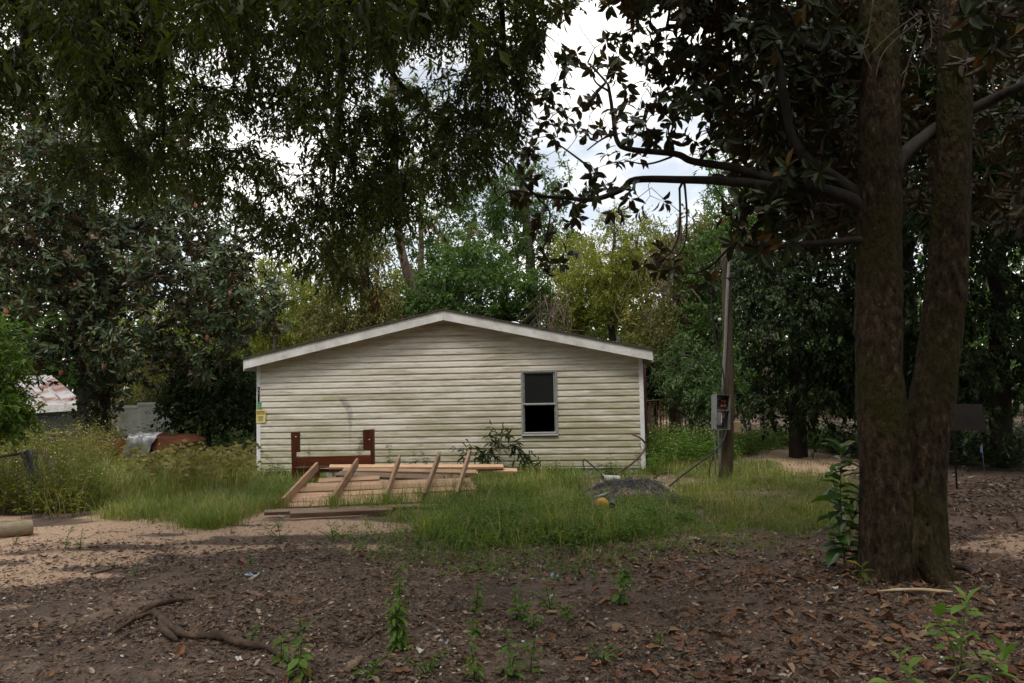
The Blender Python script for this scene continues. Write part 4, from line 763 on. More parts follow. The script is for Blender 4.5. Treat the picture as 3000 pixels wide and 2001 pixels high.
obj('branches', sk.mesh('branches', MT['bark_oak'], 7, lambda c: c[0] not in (0, t2[0]) and not (n_l + len(t2) <= c[1] < nroot)), mag); obj('roots', sk.mesh('roots', MT['bark_mag'], 14, lambda c: n_l + len(t2) <= c[1] < nroot and c[0] == 3), mag)
obj('broken_limb_end', MB().tube(peel[0], peel[1] + .012 * np.sin(np.arange(len(peel[0]))) ** 2, 9).mesh('broken_limb_end', MT['bare_wood'], True), mag)['label'] = 'peeled reddish end of a broken limb'
t, d = sk.tipdirs(); islac = np.zeros(len(t), bool)
ul, vl = UV(t + o); islac = (ul < 2130) & (vl > -60) & (ul > 1400)
fr_ = (ul > -120) & (ul < 3120) & (vl > -160) & (t[:, 1] + o[1] > 2.5) & ~islac; of_ = ~fr_ & ~islac
pos, ax, nr, Ln, Wd, a_, b_ = rosettes(t[fr_], d[fr_], 5, .30, 8, .155, .40); tw1 = (a_, b_)
p2, a2, n2, l2, w2, _, _ = rosettes(t[of_], d[of_], 4, .40, 6, .22, .42)
pos, ax, nr, Ln, Wd = np.vstack([pos, p2]), np.vstack([ax, a2]), np.vstack([nr, n2]), np.concatenate([Ln, l2]), np.concatenate([Wd, w2])
obj('foliage', leafmesh('foliage', pos, ax, nr, Ln, Wd, T_OVAL, MT['leaf_mag']), mag)['kind'] = 'stuff'
pos, ax, nr, Ln, Wd, a_, b_ = rosettes(t[islac], d[islac], 2, .19, 7, .128, .44)
order = rng.permutation(len(pos)); own = order[:290]; rest = order[290:]
obj('sky_edge_foliage', leafmesh('sky_edge_foliage', pos[rest], ax[rest], nr[rest], Ln[rest], Wd[rest], T_LEAF, MT['leaf_mag']), mag)['kind'] = 'stuff'
one = [leafmesh('leaf', np.zeros((1, 3)), np.array([[1., 0, 0]]), np.array([[0, 0, 1.]]), 1.0, .44, T_LEAF, MT['leaf_mag'], np.array([tt])) for tt in (.1, .35, .6, .85, .97)]
for i in own:
    a = ax[i] / np.linalg.norm(ax[i]); s = np.cross(nr[i], a); s /= np.linalg.norm(s); c = np.cross(a, s); ob = obj('leaf', one[rng.choice(5, p=[.25, .27, .25, .19, .04])], mag)
    k = Ln[i]; ob.matrix_local = Matrix(((a[0] * k, s[0] * k, c[0] * k, pos[i, 0]), (a[1] * k, s[1] * k, c[1] * k, pos[i, 1]), (a[2] * k, s[2] * k, c[2] * k, pos[i, 2]), (0, 0, 0, 1)))
obj('twigs', twigmesh('twigs', np.vstack([a_, tw1[0]]), np.vstack([b_, tw1[1]]), .0035, MT['bark_oak']), mag)['kind'] = 'stuff'
# pale dead twigs that hang in front of the trunks
mb = MB()
for pts in ([(2558, 0), (2545, 90), (2530, 150), (2560, 215)], [(2690, 40), (2610, 100), (2550, 160)], [(2700, 55), (2620, 120), (2580, 170), (2565, 230)], [(2700, 60), (2680, 130), (2660, 190), (2642, 265)], [(2668, 180), (2690, 215), (2693, 258)], [(2720, 40), (2730, 90), (2725, 145)], [(2740, 45), (2790, 80), (2812, 120), (2840, 138)], [(2812, 120), (2825, 160), (2835, 210)], [(2545, 130), (2520, 150), (2500, 158)]):
    mb.tube(smoothpath([P(a, b, TY - .9) for a, b in pts], 5) - o, .0045, 4)
obj('dead_twigs', mb.mesh('dead_twigs', MT['vine'], True), mag)['kind'] = 'stuff'

# ------------------------------------------------------------------ overhanging oak (its trunk stands behind the camera)
OB = np.array([-2.6, -1.6, 0]); oak = thing('oak_tree', 'overhanging oak whose small leaved boughs fill the top left', 'tree', OB); o = OB
sk = Skel(); path = smoothpath([OB + [0, 0, -.2], OB + [.05, .1, 1.5], OB + [.2, .5, 3.2], OB + [.4, 1.0, 4.6], OB + [.6, 1.7, 6.2], OB + [.6, 2.0, 8.2]], 6); sk.line(path - o, np.concatenate([[.5], np.linspace(.38, .12, len(path) - 1)]))
lb = [[path[20], (-1.5, 2.5, 6.0), P(900, -250, 6), P(985, 30, 7), P(1000, 230, 7.6), P(985, 420, 7.8), P(975, 560, 8)],
      [path[20], (-1.0, 2.2, 6.0), P(1000, -300, 5.5), P(1010, -40, 6.5), P(1100, 110, 7.2), P(1160, 230, 7.5), P(1260, 330, 7.8)],
      [path[16], (-2.6, 2.0, 5.2), P(420, -220, 5.5), P(440, 60, 6.4), P(470, 250, 6.8), P(480, 420, 7.2)], [path[16], (-4.2, 1.6, 5.2), P(-60, -100, 5.5), P(80, 160, 7), P(160, 380, 7.5)],
      [path[20], (.2, 2.2, 6.4), P(1400, -400, 5.5), P(1460, -60, 6.6), P(1480, 160, 7.4)], [path[22], (-1.6, 2.6, 7.2), P(700, -400, 7), P(760, 0, 8.2), P(720, 330, 8.8)], [path[18], (-4.8, 0.2, 6)], [path[18], (0, -3, 6.5)], [path[19], (-3.2, -4, 6.5)]]
for l in lb:
    q = smoothpath(l, 5) - o; j = sk.nearest(q[0]); sk.line(q[1:], np.linspace(.085, .018, len(q) - 1), j)
def vb(u): return np.interp(u, [-300, 0, 150, 300, 450, 560, 650, 740, 860, 960, 1060, 1150, 1220, 1300, 1400, 1480, 1540, 1575, 1600], [420, 440, 500, 560, 560, 520, 600, 660, 740, 830, 860, 800, 700, 590, 500, 440, 380, 200, 0])
cand = []
while len(cand) < 980:
    q = P(rng.uniform(-350, 1640), rng.uniform(-420, 860), rng.uniform(5.4, 9.4)); u_, v_ = UV(q)
    if v_ > vb(u_) - 25 or q[2] > 8.2: continue
    gap = fbm(u_ / 190, v_ / 190, 21, 3) ; th = .30
    if 560 < u_ < 900 and 60 < v_ < 560: th = .36
    if u_ < 420 and v_ > 250: th = .42
    if 1480 < u_: th = .36
    if 930 < u_ < 1500: th = .24
    if 850 < u_ < 1250 and v_ > 560: th = .26
    if gap < th: continue
    cand.append(q)
cand += [P(rng.uniform(-150, 1150), rng.uniform(-420, 70), rng.uniform(3.4, 4.8)) for _ in range(46)]
over = ellpts([(-2.5, 2.0, 6.6, 5.5, 3.5, 1.5), (-1.5, -2, 6.8, 5, 4, 1.4), (-6, 4, 6.2, 3, 4, 1.5), (0.5, 3.0, 6.9, 3, 2.6, 1.0), (0, -5, 6, 6, 4, 2.0), (-5, -4, 5.5, 4, 4, 2.0)], 820, .2)
u_, v_ = UV(over); over = over[~((over[:, 1] > .3) & (over[:, 1] < 5) & (v_ > -60) & (u_ > -300) & (u_ < 3300)) & (over[:, 2] > 4.2)]
sk.grow(np.vstack([np.array(cand), over]) - o, step=.28, wob=.08, sag=.05, up=.1); sk.radii(.003, .5)
obj('trunk', sk.mesh('trunk', MT['bark_oak'], 12, lambda c: c[0] == 0), oak); obj('branches', sk.mesh('branches', MT['bark_oak'], 6, lambda c: c[0] != 0), oak)
t, d = sk.tipdirs(); u_, v_ = UV(t + o); fr_ = (u_ > -120) & (u_ < 3100) & (v_ > -120) & (t[:, 1] + o[1] > 2.5)
pos, ax, nr, Ln, Wd, tw = sprays(t[fr_], nrmz(d[fr_] + np.array([0, 0, -.5])), 8, .34, 19, .066, .34, droop=.45, ldroop=.45, spread=.95, along=.45, jit=.25)
p2, a2, n2, l2, w2, _ = sprays(t[~fr_], nrmz(d[~fr_] + np.array([0, 0, -.5])), 5, .5, 13, .105, .36, droop=.45, ldroop=.45, spread=.95, along=.45, jit=.25)
pos, ax, nr, Ln, Wd = np.vstack([pos, p2]), np.vstack([ax, a2]), np.vstack([nr, n2]), np.concatenate([Ln, l2]), np.concatenate([Wd, w2])
u_, v_ = UV(pos + o); k = ~(((v_ > vb(u_) + 60) | ((u_ > 1640) & (v_ > 30))) & (pos[:, 1] + o[1] > 3))
tn = np.clip(rng.random(len(pos)) * .9 + .1 * (rng.random(len(pos)) < .01), 0, 1)
obj('foliage', leafmesh('foliage', pos[k], ax[k], nr[k], Ln[k], Wd[k], T_DIA, MT['leaf_oak'], tn[k]), oak)['kind'] = 'stuff'
obj('twigs', twigmesh('twigs', tw[0], tw[1], .0038, MT['bark_oak']), oak)['kind'] = 'stuff'
# a few sprays of dead brown leaves caught in it
for (a, b, c) in ((430, 110, 6.4), (680, 150, 6.6), (690, 200, 6.6), (455, 70, 6.5), (1090, 870, 8.2), (1060, 830, 8.2), (690, 110, 6.6)):
    q = P(a, b, c) - o; m = 16; ps_ = q + rng.normal(size=(m, 3)) * .06
    ob = obj('dead_leaf_spray', leafmesh('dead_leaf_spray', ps_, rv(m) * .5 + np.array([0, 0, -1.]), rv(m), .11, .04, T_OVAL, MT['litter_big'], rng.random(m) * .8), oak); ob['label'] = 'spray of dead brown leaves'; ob['kind'] = 'stuff'

# ------------------------------------------------------------------ ground cover
def zone(x, y): 
    u, v = UV(np.stack([x, y, 0 * x], -1)); return wob(x, y, u, v)
def house_in(x, y, m=0.05):
    lx = ch * (x - HX) + sh * (y - HY); ly = -sh * (x - HX) + ch * (y - HY); return (lx > -m) & (lx < W_ + m) & (ly > -m)
def scatter(n, polys, y0, y1, spread=0.0, per=1, clump=0.12, um=(-500, 3500), dens=None):
    """n tuft centres inside the zones (even per ground area), each with per blades round it"""
    out_ = []; tot = 0
    while tot < n:
        y = np.sqrt(rng.uniform(y0 ** 2, y1 ** 2, 60000)); u = rng.uniform(um[0], um[1], 60000); x = (u - 1500) / FPX * y
        uu, vv = zone(x, y); k = any_in(uu, vv, polys) & ~house_in(x, y)
        if dens is not None: k &= rng.random(60000) < dens(x, y, uu, vv)
        out_.append(np.stack([x[k], y[k]], -1)); tot += int(k.sum())
        if len(out_) > 60: break
    c = np.concatenate(out_)[:n]; t = np.repeat(c, per, 0) + rng.normal(size=(len(c) * per, 2)) * clump; return t
def in_deck(x, y): 
    u, v = UV(np.stack([x, y, 0 * x], -1)); return inpoly(u, v, [(838, 1492), (1000, 1372), (1400, 1350), (1400, 1440), (1180, 1482), (1000, 1495)])
def keep(x, y):
    u, v = UV(np.stack([x, y, 0 * x], -1)); return np.where(in_deck(x, y), .02, 1) * np.where(inpoly(u, v, [(2240, 1320), (2420, 1315), (2510, 1380), (2430, 1398), (2290, 1390)]), .10, 1) * np.where(inpoly(u, v, [(1700, 1395), (1985, 1395), (1985, 1490), (1830, 1500), (1805, 1535), (1730, 1535), (1710, 1480)]), .10, 1) * np.where(inpoly(u, v, [(780, 1470), (1180, 1470), (1420, 1455), (1420, 1492), (1180, 1525), (780, 1530)]), .22, 1)
def blades(name, xy, h, wd, mat, lean=0.5, tint=None, dry=0.0):
    k = ~house_in(xy[:, 0], xy[:, 1]); xy = xy[k]; n = len(xy); an = rng.random(n) * 6.28; ln = np.abs(rng.normal(size=n)) * lean
    ax = nrmz(np.stack([np.cos(an) * ln, np.sin(an) * ln, np.ones(n)], -1)); nr = np.stack([np.cos(an), np.sin(an), 0.15 + 0 * an], -1)
    h = np.broadcast_to(h, (len(k),))[k] if np.ndim(h) else np.full(n, h); h = h * (.45 + .8 * rng.random(n))
    pos = np.stack([xy[:, 0], xy[:, 1], gz(xy[:, 0], xy[:, 1]) - .01], -1)
    T = (np.array([(0, -.5, 0), (0, .5, 0), (.58, .40, .02), (.58, -.40, .02), (1.0, 0, -.20)]), [np.array([(0, 1, 2, 3)]), np.array([(3, 2, 4)])])
    pn = fbm(xy[:, 0] * 1.1 + 3, xy[:, 1] * 1.1, 17); tn = np.clip((rng.random(n) * .45 + (pn - .2) * .9) * .95 + (rng.random(n) < dry * 2.2 * pn) * .5, 0, 1); h = h * (.55 + .95 * fbm(xy[:, 0] * 2.3, xy[:, 1] * 2.3 + 7, 19))
    return tag(obj(name, leafmesh(name, pos, ax, -nr, h, wd * (.7 + .6 * rng.random(n)), T, mat, tn)), kind='stuff')
edge = lambda x, y, u, v: np.clip(fbm(x * 1.4, y * 1.4, 31) * 2.6 - .62, 0.05, 1) * (.15 + .85 * soft(x, y, ALLG, 60, 22, (1.2, 1.6), 61, .45))
ALLG = GRASS_TALL + GRASS_FRONT + GRASS_BACK + GRASS_MID
xy = scatter(4300, GRASS_TALL, 8.5, 17, per=7, clump=.07, um=(-250, 800), dens=edge)
a = tag(blades('tall_grass', xy, .58 * np.clip((17 - xy[:, 1]) / 4.5, .3, 1), .0085, MT['grass'], .5, dry=.32), 'tall pale green grass left of the house')
xy = scatter(900, GRASS_MID, 7.4, 12, per=11, clump=.06, um=(100, 880), dens=lambda x, y, u, v: np.clip(fbm(x * 1.4, y * 1.4, 31) * 2.6 - .8, 0.0, 1))
tag(blades('grass_tufts', xy, .24, .007, MT['grass'], .75, dry=.25), 'straggling grass tufts on the sand')
nodeck = lambda x, y, u, v: keep(x, y) * edge(x, y, u, v) * np.where(u > 2000, .5, 1)
xy = scatter(4600, GRASS_FRONT, 6.8, 15.5, per=8, clump=.055, um=(740, 2560), dens=nodeck)
u_, v_ = UV(np.stack([xy[:, 0], xy[:, 1], 0 * xy[:, 0]], -1))
tag(blades('grass', xy, np.where(u_ > 1950, .13, .25) * np.where(v_ > 1575, .7, 1), .0085, MT['grass'], .7, dry=.08), 'ragged green grass in front of the house')
xy = scatter(2600, [[(1230, 1385), (1960, 1385), (2480, 1350), (2520, 1530), (2100, 1545), (1960, 1470), (1600, 1430), (1230, 1430)]] + GRASS_BACK, 8, 19, per=8, clump=.06, um=(1200, 2700), dens=lambda x, y, u, v: edge(x, y, u, v) * keep(x, y))
tag(blades('dry_grass', xy, .17, .007, MT['drygrass'], .95), 'dry straw coloured grass round the wire pile and pole')
xy = scatter(330, [[(930, 1440), (1420, 1400), (1430, 1490), (980, 1510)]], 9, 13, per=7, clump=.05, um=(900, 1450), dens=lambda x, y, u, v: np.where(in_deck(x, y), .16, .8))
tag(blades('deck_grass', xy, .30, .007, MT['grass'], .5, dry=.05), 'long grass growing up round the wooden deck panel')
xy = scatter(260, GRASS_FRONT, 6.9, 15, per=9, clump=.04, um=(780, 2480), dens=lambda x, y, u, v: edge(x, y, u, v) * keep(x, y) * np.where(u > 2000, .4, 1))
tag(blades('grass_clumps', xy, .40, .007, MT['grass'], .6, dry=.2), 'taller clumps standing out of the front grass')
xy = scatter(220, GRASS_TALL, 9, 14, per=1, clump=.05, um=(380, 790)); sp = np.stack([xy[:, 0], xy[:, 1], (.3 + .4 * rng.random(len(xy))) * np.clip((17 - xy[:, 1]) / 4.5, .3, 1)], -1); sp = np.repeat(sp, 7, 0) + rng.normal(size=(7 * len(sp), 3)) * np.array([.05, .05, .06])
tag(obj('seed_heads', leafmesh('seed_heads', sp, rv(len(sp)) * .5 + np.array([0, 0, 1.]), rv(len(sp)), .05, .12, T_DIA, MT['drygrass'])), 'pale seed heads over the tall grass', kind='stuff')
# broad leaved ground cover
def cover(name, label, xy, h, L_, asp, mat, per=14, up=.5, tm=T_DIA):
    n = len(xy); h = np.broadcast_to(h, (n,)) * (.5 + .8 * rng.random(n)); st = np.stack([xy[:, 0], xy[:, 1], gz(xy[:, 0], xy[:, 1])], -1); ln_ = nrmz(np.stack([rng.normal(size=n) * .3, rng.normal(size=n) * .3, np.ones(n)], -1))
    t = (.15 + .85 * rng.random((n, per))); pos = st[:, None] + ln_[:, None] * (h[:, None] * t)[..., None]; an = rng.random((n, per)) * 6.28
    ax = np.stack([np.cos(an), np.sin(an), up * (rng.random((n, per)) - .3)], -1); pos = pos + ax * .012; nr = np.zeros_like(ax); nr[..., 2] = 1; nr += rng.normal(size=nr.shape) * .35
    Ln = L_ * (.5 + .8 * rng.random((n, per))) * (1.15 - .5 * t)
    me = leafmesh(name, pos.reshape(-1, 3), ax.reshape(-1, 3), nr.reshape(-1, 3), Ln.ravel(), Ln.ravel() * asp, tm, mat)
    return tag(obj(name, me), label, kind='stuff'), st, st + ln_ * h[:, None]
lush = [[(1250, 1500), (1440, 1490), (1700, 1480), (1980, 1470), (2020, 1540), (1940, 1598), (1700, 1612), (1440, 1620), (1280, 1590), (1230, 1550)]]
xy = scatter(1300, lush, 7, 11, um=(1150, 2100), dens=lambda x, y, u, v: edge(x, y, u, v) * np.where(inpoly(u, v, [(1735, 1440), (1800, 1440), (1800, 1530), (1735, 1530)]), .05, 1)); cover('ground_cover', 'low bright green weeds along the front edge of the grass', xy, .17 * (.5 + fbm(xy[:, 0] * 1.5, xy[:, 1] * 1.5, 77)), .062, .42, MT['leaf_weed'], 18)
xy = scatter(900, GRASS_FRONT, 7, 14, um=(760, 2500), dens=nodeck); cover('ground_cover', 'scattered broad leaved weeds in the grass', xy, .14, .05, .45, MT['leaf_weed'], 12)
xy = scatter(2300, [[(-300, 1240), (300, 1250), (470, 1290), (520, 1350), (330, 1420), (250, 1475), (120, 1500), (-300, 1500)]], 9.6, 17.5, um=(-300, 620), dens=lambda x, y, u, v: np.where(u > 320, .35, 1))
d_ = np.hypot(xy[:, 0], xy[:, 1]); uw = UV(np.stack([xy[:, 0], xy[:, 1], 0 * xy[:, 0]], -1))[0]; hh = np.clip(1.0 - (16 - xy[:, 1]) * .05, .42, 1.0) * np.where(uw > 330, .5, 1) * (.45 + 1.1 * fbm(xy[:, 0] * 1.1, xy[:, 1] * 1.1, 91))
_, s0, s1 = cover('weed_thicket', 'yellow green flowering weeds in front of the junk car', xy, hh, .09, .3, MT['leaf_lime'], 29, .8)
fl = s1[rng.random(len(s1)) < .3]; fl = np.repeat(fl, 4, 0); fl = fl + rng.normal(size=fl.shape) * np.array([.09, .09, .07]) - np.array([0, 0, .05])
fl2 = np.repeat(s1[rng.random(len(s1)) < .3], 2, 0)
tag(obj('seed_heads', leafmesh('seed_heads', fl, rv(len(fl)), rv(len(fl)), .028, .7, (T_DIA[0] * np.array([1, .028, .028]), T_DIA[1]), MT['flower'])), 'tiny pale flower heads on the weeds', kind='stuff')
tag(obj('weed_stems', twigmesh('weed_stems', s0, s1, .004, MT['vine'])), 'thin stems of the flowering weeds', kind='stuff')
xy = scatter(2000, [[(1885, 1195), (2300, 1200), (2490, 1230), (2490, 1325), (2240, 1322), (2180, 1345), (1890, 1388)]], 13.2, 21, um=(1880, 2500), dens=lambda x, y, u, v: np.where(y < 14.6, .3, 1))
_, s0, s1 = cover('weed_thicket', 'green weeds with pale seed heads between house and pole', xy, np.where(xy[:, 0] > 4.6, .42, .62), .095, .36, MT['leaf_weed'], 20, .7)
fl = s1[rng.random(len(s1)) < .5]; fl = np.repeat(fl, 2, 0) + rng.normal(size=(2 * int(0) + 2 * len(fl), 3)) * .06
tag(obj('seed_heads', leafmesh('seed_heads', fl, rv(len(fl)), rv(len(fl)), .026, .7, (T_DIA[0] * np.array([1, .026, .026]), T_DIA[1]), MT['flower'])), 'pale seed heads beside the stair railing', kind='stuff')
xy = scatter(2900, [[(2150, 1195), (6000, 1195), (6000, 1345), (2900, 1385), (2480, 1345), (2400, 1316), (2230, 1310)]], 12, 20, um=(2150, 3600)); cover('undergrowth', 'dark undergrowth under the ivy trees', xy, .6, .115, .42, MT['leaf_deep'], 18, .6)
xy = scatter(1700, [[(-600, 1230), (775, 1230), (775, 1385), (-600, 1385)]], 17.6, 27, um=(-500, 760)); cover('undergrowth', 'green undergrowth at the back left of the house', xy, .7, .14, .44, MT['leaf_green'], 21, .6)

xy = scatter(330, [[(1000, 1500), (1500, 1600), (2300, 1540), (2480, 1540), (2400, 1610), (1500, 1690), (1000, 1620)]], 6.2, 9.5, um=(950, 2500)); tag(blades('grass_tufts', np.repeat(xy, 6, 0) + rng.normal(size=(6 * len(xy), 2)) * .035, .13, .007, MT['grass'], .8, dry=.2), 'sparse grass tufts thinning into the leaf litter')
xy = scatter(420, [[(1000, 1500), (1500, 1600), (2100, 1560), (2150, 1640), (1500, 1700), (1000, 1620)]], 6.2, 9, um=(950, 2200)); cover('ground_cover', 'straggling weeds at the edge of the leaf litter', xy, .09, .045, .42, MT['leaf_weed'], 9)
# ------------------------------------------------------------------ leaf litter
def littermask(x, y):
    u, v = zone(x, y); s = soft(x, y, SAND); g = soft(x, y, GRASS_FRONT + GRASS_TALL + GRASS_MID + GRASS_BACK, 60, 22, (1.2, 1.6), 61, .45)
    return (1 - .6 * s) * (1 - .85 * g) * np.clip(-.4 + 2.8 * fbm(x * 1.3, y * 1.9, 41), .2, 1)
def litterpts(n, y0, y1, bias=1.5):
    r = []; t = 0
    while t < n:
        y = y0 + (y1 - y0) * rng.random(60000) ** bias; x = rng.uniform(-.75, .75, 60000) * y; k = rng.random(60000) < littermask(x, y) * (1 - .0 * x); r.append(np.stack([x[k], y[k]], -1)); t += k.sum()
    return np.concatenate(r)[:n]
def lay(name, xy, L_, asp, mat, tm, tilt=.28, lift=.006):
    n = len(xy); an = rng.random(n) * 6.28; ax = np.stack([np.cos(an), np.sin(an), rng.normal(size=n) * tilt], -1); nr = np.stack([rng.normal(size=n) * tilt, rng.normal(size=n) * tilt, np.where(rng.random(n) < .6, 1, -1)], -1)
    pos = np.stack([xy[:, 0], xy[:, 1], gz(xy[:, 0], xy[:, 1]) + lift + .012 * rng.random(n)], -1); pos -= nrmz(ax) * np.broadcast_to(np.asarray(L_) * .5, (n,))[:, None]
    Ln = L_ * (.55 + .75 * rng.random(n)); tn = np.where(rng.random(n) < .06, .97, rng.random(n) * .9); return leafmesh(name, pos, ax, nr, Ln, Ln * asp * (.7 + .5 * rng.random(n)), tm, mat, tn)
tag(obj('leaf_litter', lay('leaf_litter', litterpts(24000, 3.3, 8.5, 1.2), .05 * (.5 + .9 * rng.random(24000) ** 1.6), .36, MT['litter'], T_CURL)), 'brown leaf litter over the foreground ground', kind='stuff')
tag(obj('litter_bits', lay('litter_bits', litterpts(64000, 3.3, 9.5, 1.15), .036 * (.3 + 1.1 * rng.random(64000) ** 1.6), .40, MT['litter'], T_BIT)), 'broken leaf crumbs in the litter', kind='stuff')
q = litterpts(9000, 3.3, 9, 1.2); q = q[rng.random(len(q)) < np.clip(.10 + .9 * (q[:, 0] + .3) / 2.2, .06, 1)]
tag(obj('magnolia_litter', lay('magnolia_litter', q[:1900], .085, .36, MT['litter_big'], T_CURL, .22, .012)), 'larger dead magnolia leaves mixed into the litter', kind='stuff')
q = litterpts(9000, 9, 15, 1); q = q[q[:, 0] > 3.5]; tag(obj('leaf_litter', lay('leaf_litter', q, .07, .36, MT['litter'], T_CURL)), 'leaf litter under the trees at the right', kind='stuff')
# the biggest fallen leaves one by one
variants = []
for k in range(6):
    T = T_LEAF[0].copy(); T[:, 2] = T[:, 2] * (-1 if k % 2 else 1) + (.35 + .25 * rng.random()) * T[:, 1] ** 2 * 2 + .12 * np.sin(T[:, 0] * 3 + k); T[:, 0] -= .5
    variants.append(leafmesh('fallen_leaf', np.zeros((1, 3)), np.array([[1., 0, 0]]), np.array([[0, 0, 1.]]), 1.0, .36 + .1 * rng.random(), (T, T_LEAF[1]), MT['litter_big'], np.array([[.25, .5, .75, .9, .97, .6][k]])))
q = litterpts(2600, 3.9, 7.3, 1.1); q = q[rng.random(len(q)) < np.clip(.05 + .95 * (q[:, 0] + .2) / 2.0, .03, 1)][:210]
for x, y in q:
    ob = obj('fallen_leaf', variants[rng.integers(0, 6)], None, (x, y, float(gz(x, y)) + .022)); k = .085 + .055 * rng.random(); ob.scale = (k, k, k * (1 if rng.random() < .6 else -1)); ob.rotation_euler = (rng.normal() * .22, rng.normal() * .22, rng.random() * 6.28)
    tag(ob, 'single large curled brown magnolia leaf lying on the leaf litter', 'fallen leaf', 'large fallen leaves')
# bits of twig
q = litterpts(2600, 3.6, 9.5); a_ = np.stack([q[:, 0], q[:, 1], gz(q[:, 0], q[:, 1]) + .012], -1); an = rng.random(2600) * 6.28; b_ = a_ + np.stack([np.cos(an), np.sin(an), 0 * an], -1) * (.03 + .20 * rng.random((2600, 1)) ** 2)
tag(obj('twig_litter', twigmesh('twig_litter', a_, b_, .003, MT['bark_grey'])), 'short broken twigs in the litter', kind='stuff')
# pale crumbs of paper and shell
q = litterpts(260, 3.6, 8.5, 1.2); n = len(q)
MT['paper'] = surf('paper_scrap', [(0.3, (0.50, 0.50, 0.50)), (0.7, (0.66, 0.66, 0.66))], 20, rough=0.7, bump=0.2)
tag(obj('pale_crumbs', lay('pale_crumbs', q, .02, .8, MT['paper'], T_CURL, .4, .014)), 'pale specks of paper and shell in the litter', kind='stuff')

# ------------------------------------------------------------------ weeds and saplings in the foreground
def weed(u, v, hpx, label, name='weed_plant', leaf=.055, asp=.42, n=None, mat='leaf_weed', stems=1, spread=.35, droop=.5, group='weeds in the leaf litter', taper=.5, tm=T_OVAL):
    g = G(u, v); Yd = g[1]; h = hpx * Yd / FPX; z0 = float(gz(g[0], g[1])); root = thing(name, label, 'weed', (g[0], g[1], z0), 0, group)
    mb = MB(); ps = []; axs = []; Ls = []
    n = n or int(26 + 130 * h)
    for s in range(stems):
        lx, ly = rng.normal(size=2) * spread * h * (.3 if stems == 1 else .8); hs = h * (1 if s == 0 else rng.uniform(.45, .9)); pts = smoothpath([(0, 0, -.01), (lx * .3, ly * .3, hs * .5), (lx, ly, hs)], 5); mb.tube(pts, np.linspace(.0045, .0018, len(pts)), 5)
        m = max(6, n // stems); t = np.sort(rng.random(m) ** .8) * .92 + .08; i = t * (len(pts) - 1); i0 = np.minimum(i.astype(int), len(pts) - 2); p_ = pts[i0] + (pts[i0 + 1] - pts[i0]) * (i - i0)[:, None]
        an = np.arange(m) * 2.399 + rng.normal(size=m) * .5; ax = np.stack([np.cos(an), np.sin(an), rng.uniform(.1, .5, m) - droop * (1 - t * .4)], -1); ps.append(p_ + nrmz(ax) * .012 * rng.random((m, 1))); axs.append(ax); Ls.append(leaf * (.6 + .6 * rng.random(m)) * (1.15 - taper * t))
    ps, axs, Ls = np.concatenate(ps), np.concatenate(axs), np.concatenate(Ls); nr = np.zeros_like(axs); nr[:, 2] = 1; nr += .3 * rng.normal(size=nr.shape)
    obj('stem', mb.mesh('stem', MT['leaf_weed'], True), root); obj('foliage', leafmesh('foliage', ps, axs, nr, Ls, Ls * asp, tm, MT[mat]), root); return root
weed(1170, 1915, 232, 'tallest leafy weed, a dense green spire left of centre in the foreground', leaf=.085, asp=.36, n=150, stems=4, spread=.16, droop=1.0)
weed(1395, 1800, 92, 'upright weed topmost in the row right of the tall green spire', leaf=.065, stems=2, droop=.9, n=40)
weed(1392, 1868, 64, 'small bushy weed just below the upright weed right of the spire', leaf=.06, n=36, stems=2, droop=.8)
weed(1392, 2012, 150, 'thin two stemmed weed cut by the bottom edge right of centre', leaf=.075, asp=.34, n=34, stems=2, spread=.12, droop=.7)
weed(1512, 1822, 108, 'leafy weed second in the middle row of foreground weeds', leaf=.07, stems=2, n=44, droop=.9)
weed(1612, 1800, 76, 'wide low weed with two heads in the middle row', leaf=.06, stems=3, n=50, spread=.6)
weed(1668, 1822, 56, 'small round weed at the right end of the middle row', leaf=.055, n=30, stems=2, spread=.5)
weed(1562, 1850, 52, 'short weed with broad leaves below the middle row', leaf=.075, asp=.5, n=16)
weed(1815, 1778, 118, 'dark leafy weed standing alone in front of the wire pile', leaf=.085, asp=.6, n=44, stems=3, spread=.25, droop=.9)
weed(1498, 2000, 128, 'broad leaved weed at the bottom edge under the middle row', leaf=.085, asp=.5, n=22, stems=2, spread=.3)
weed(1555, 1985, 100, 'slender weed beside the broad leaved weed at the bottom edge', leaf=.07, asp=.4, n=22)
weed(1765, 1940, 64, 'low spreading weed near the bottom, between centre and trunk', leaf=.055, n=30, stems=3, spread=.7)
weed(1935, 1905, 46, 'tiny weed on bare soil left of the sapling and trunk', leaf=.045, n=18)
weed(878, 1995, 120, 'broad leaved bright weed at the bottom edge beside the fallen branch', leaf=.095, asp=.55, n=34, stems=2, spread=.3, droop=1.0)
weed(822, 1955, 96, 'weed leaning over the rotten fallen branch', leaf=.07, n=30, stems=2, spread=.4, droop=.9)
weed(735, 1890, 64, 'loose weed in the litter just above the fallen branch', leaf=.05, n=26, stems=3, spread=.7)
weed(885, 1860, 58, 'small bright weed right of the fallen branch and below the blue wrapper', leaf=.055, n=24, stems=2, spread=.5)
weed(1250, 1985, 90, 'grassy weed beside the white paper scrap at the bottom', leaf=.06, asp=.25, n=40, stems=4, spread=.6, droop=.3)
weed(1085, 1990, 84, 'narrow leaved weed at the bottom edge under the tall spire', leaf=.06, asp=.3, n=34, stems=3, spread=.5)
weed(190, 1612, 70, 'left of two small weeds on the pale sand at the left', leaf=.045, n=44, stems=2, spread=.25)
weed(235, 1614, 62, 'right of two small weeds on the pale sand at the left', leaf=.042, n=40, stems=2, spread=.2)
weed(735, 1662, 50, 'small weed at the upper edge of the dark litter, below the lumber', leaf=.042, n=34, stems=2, spread=.4)
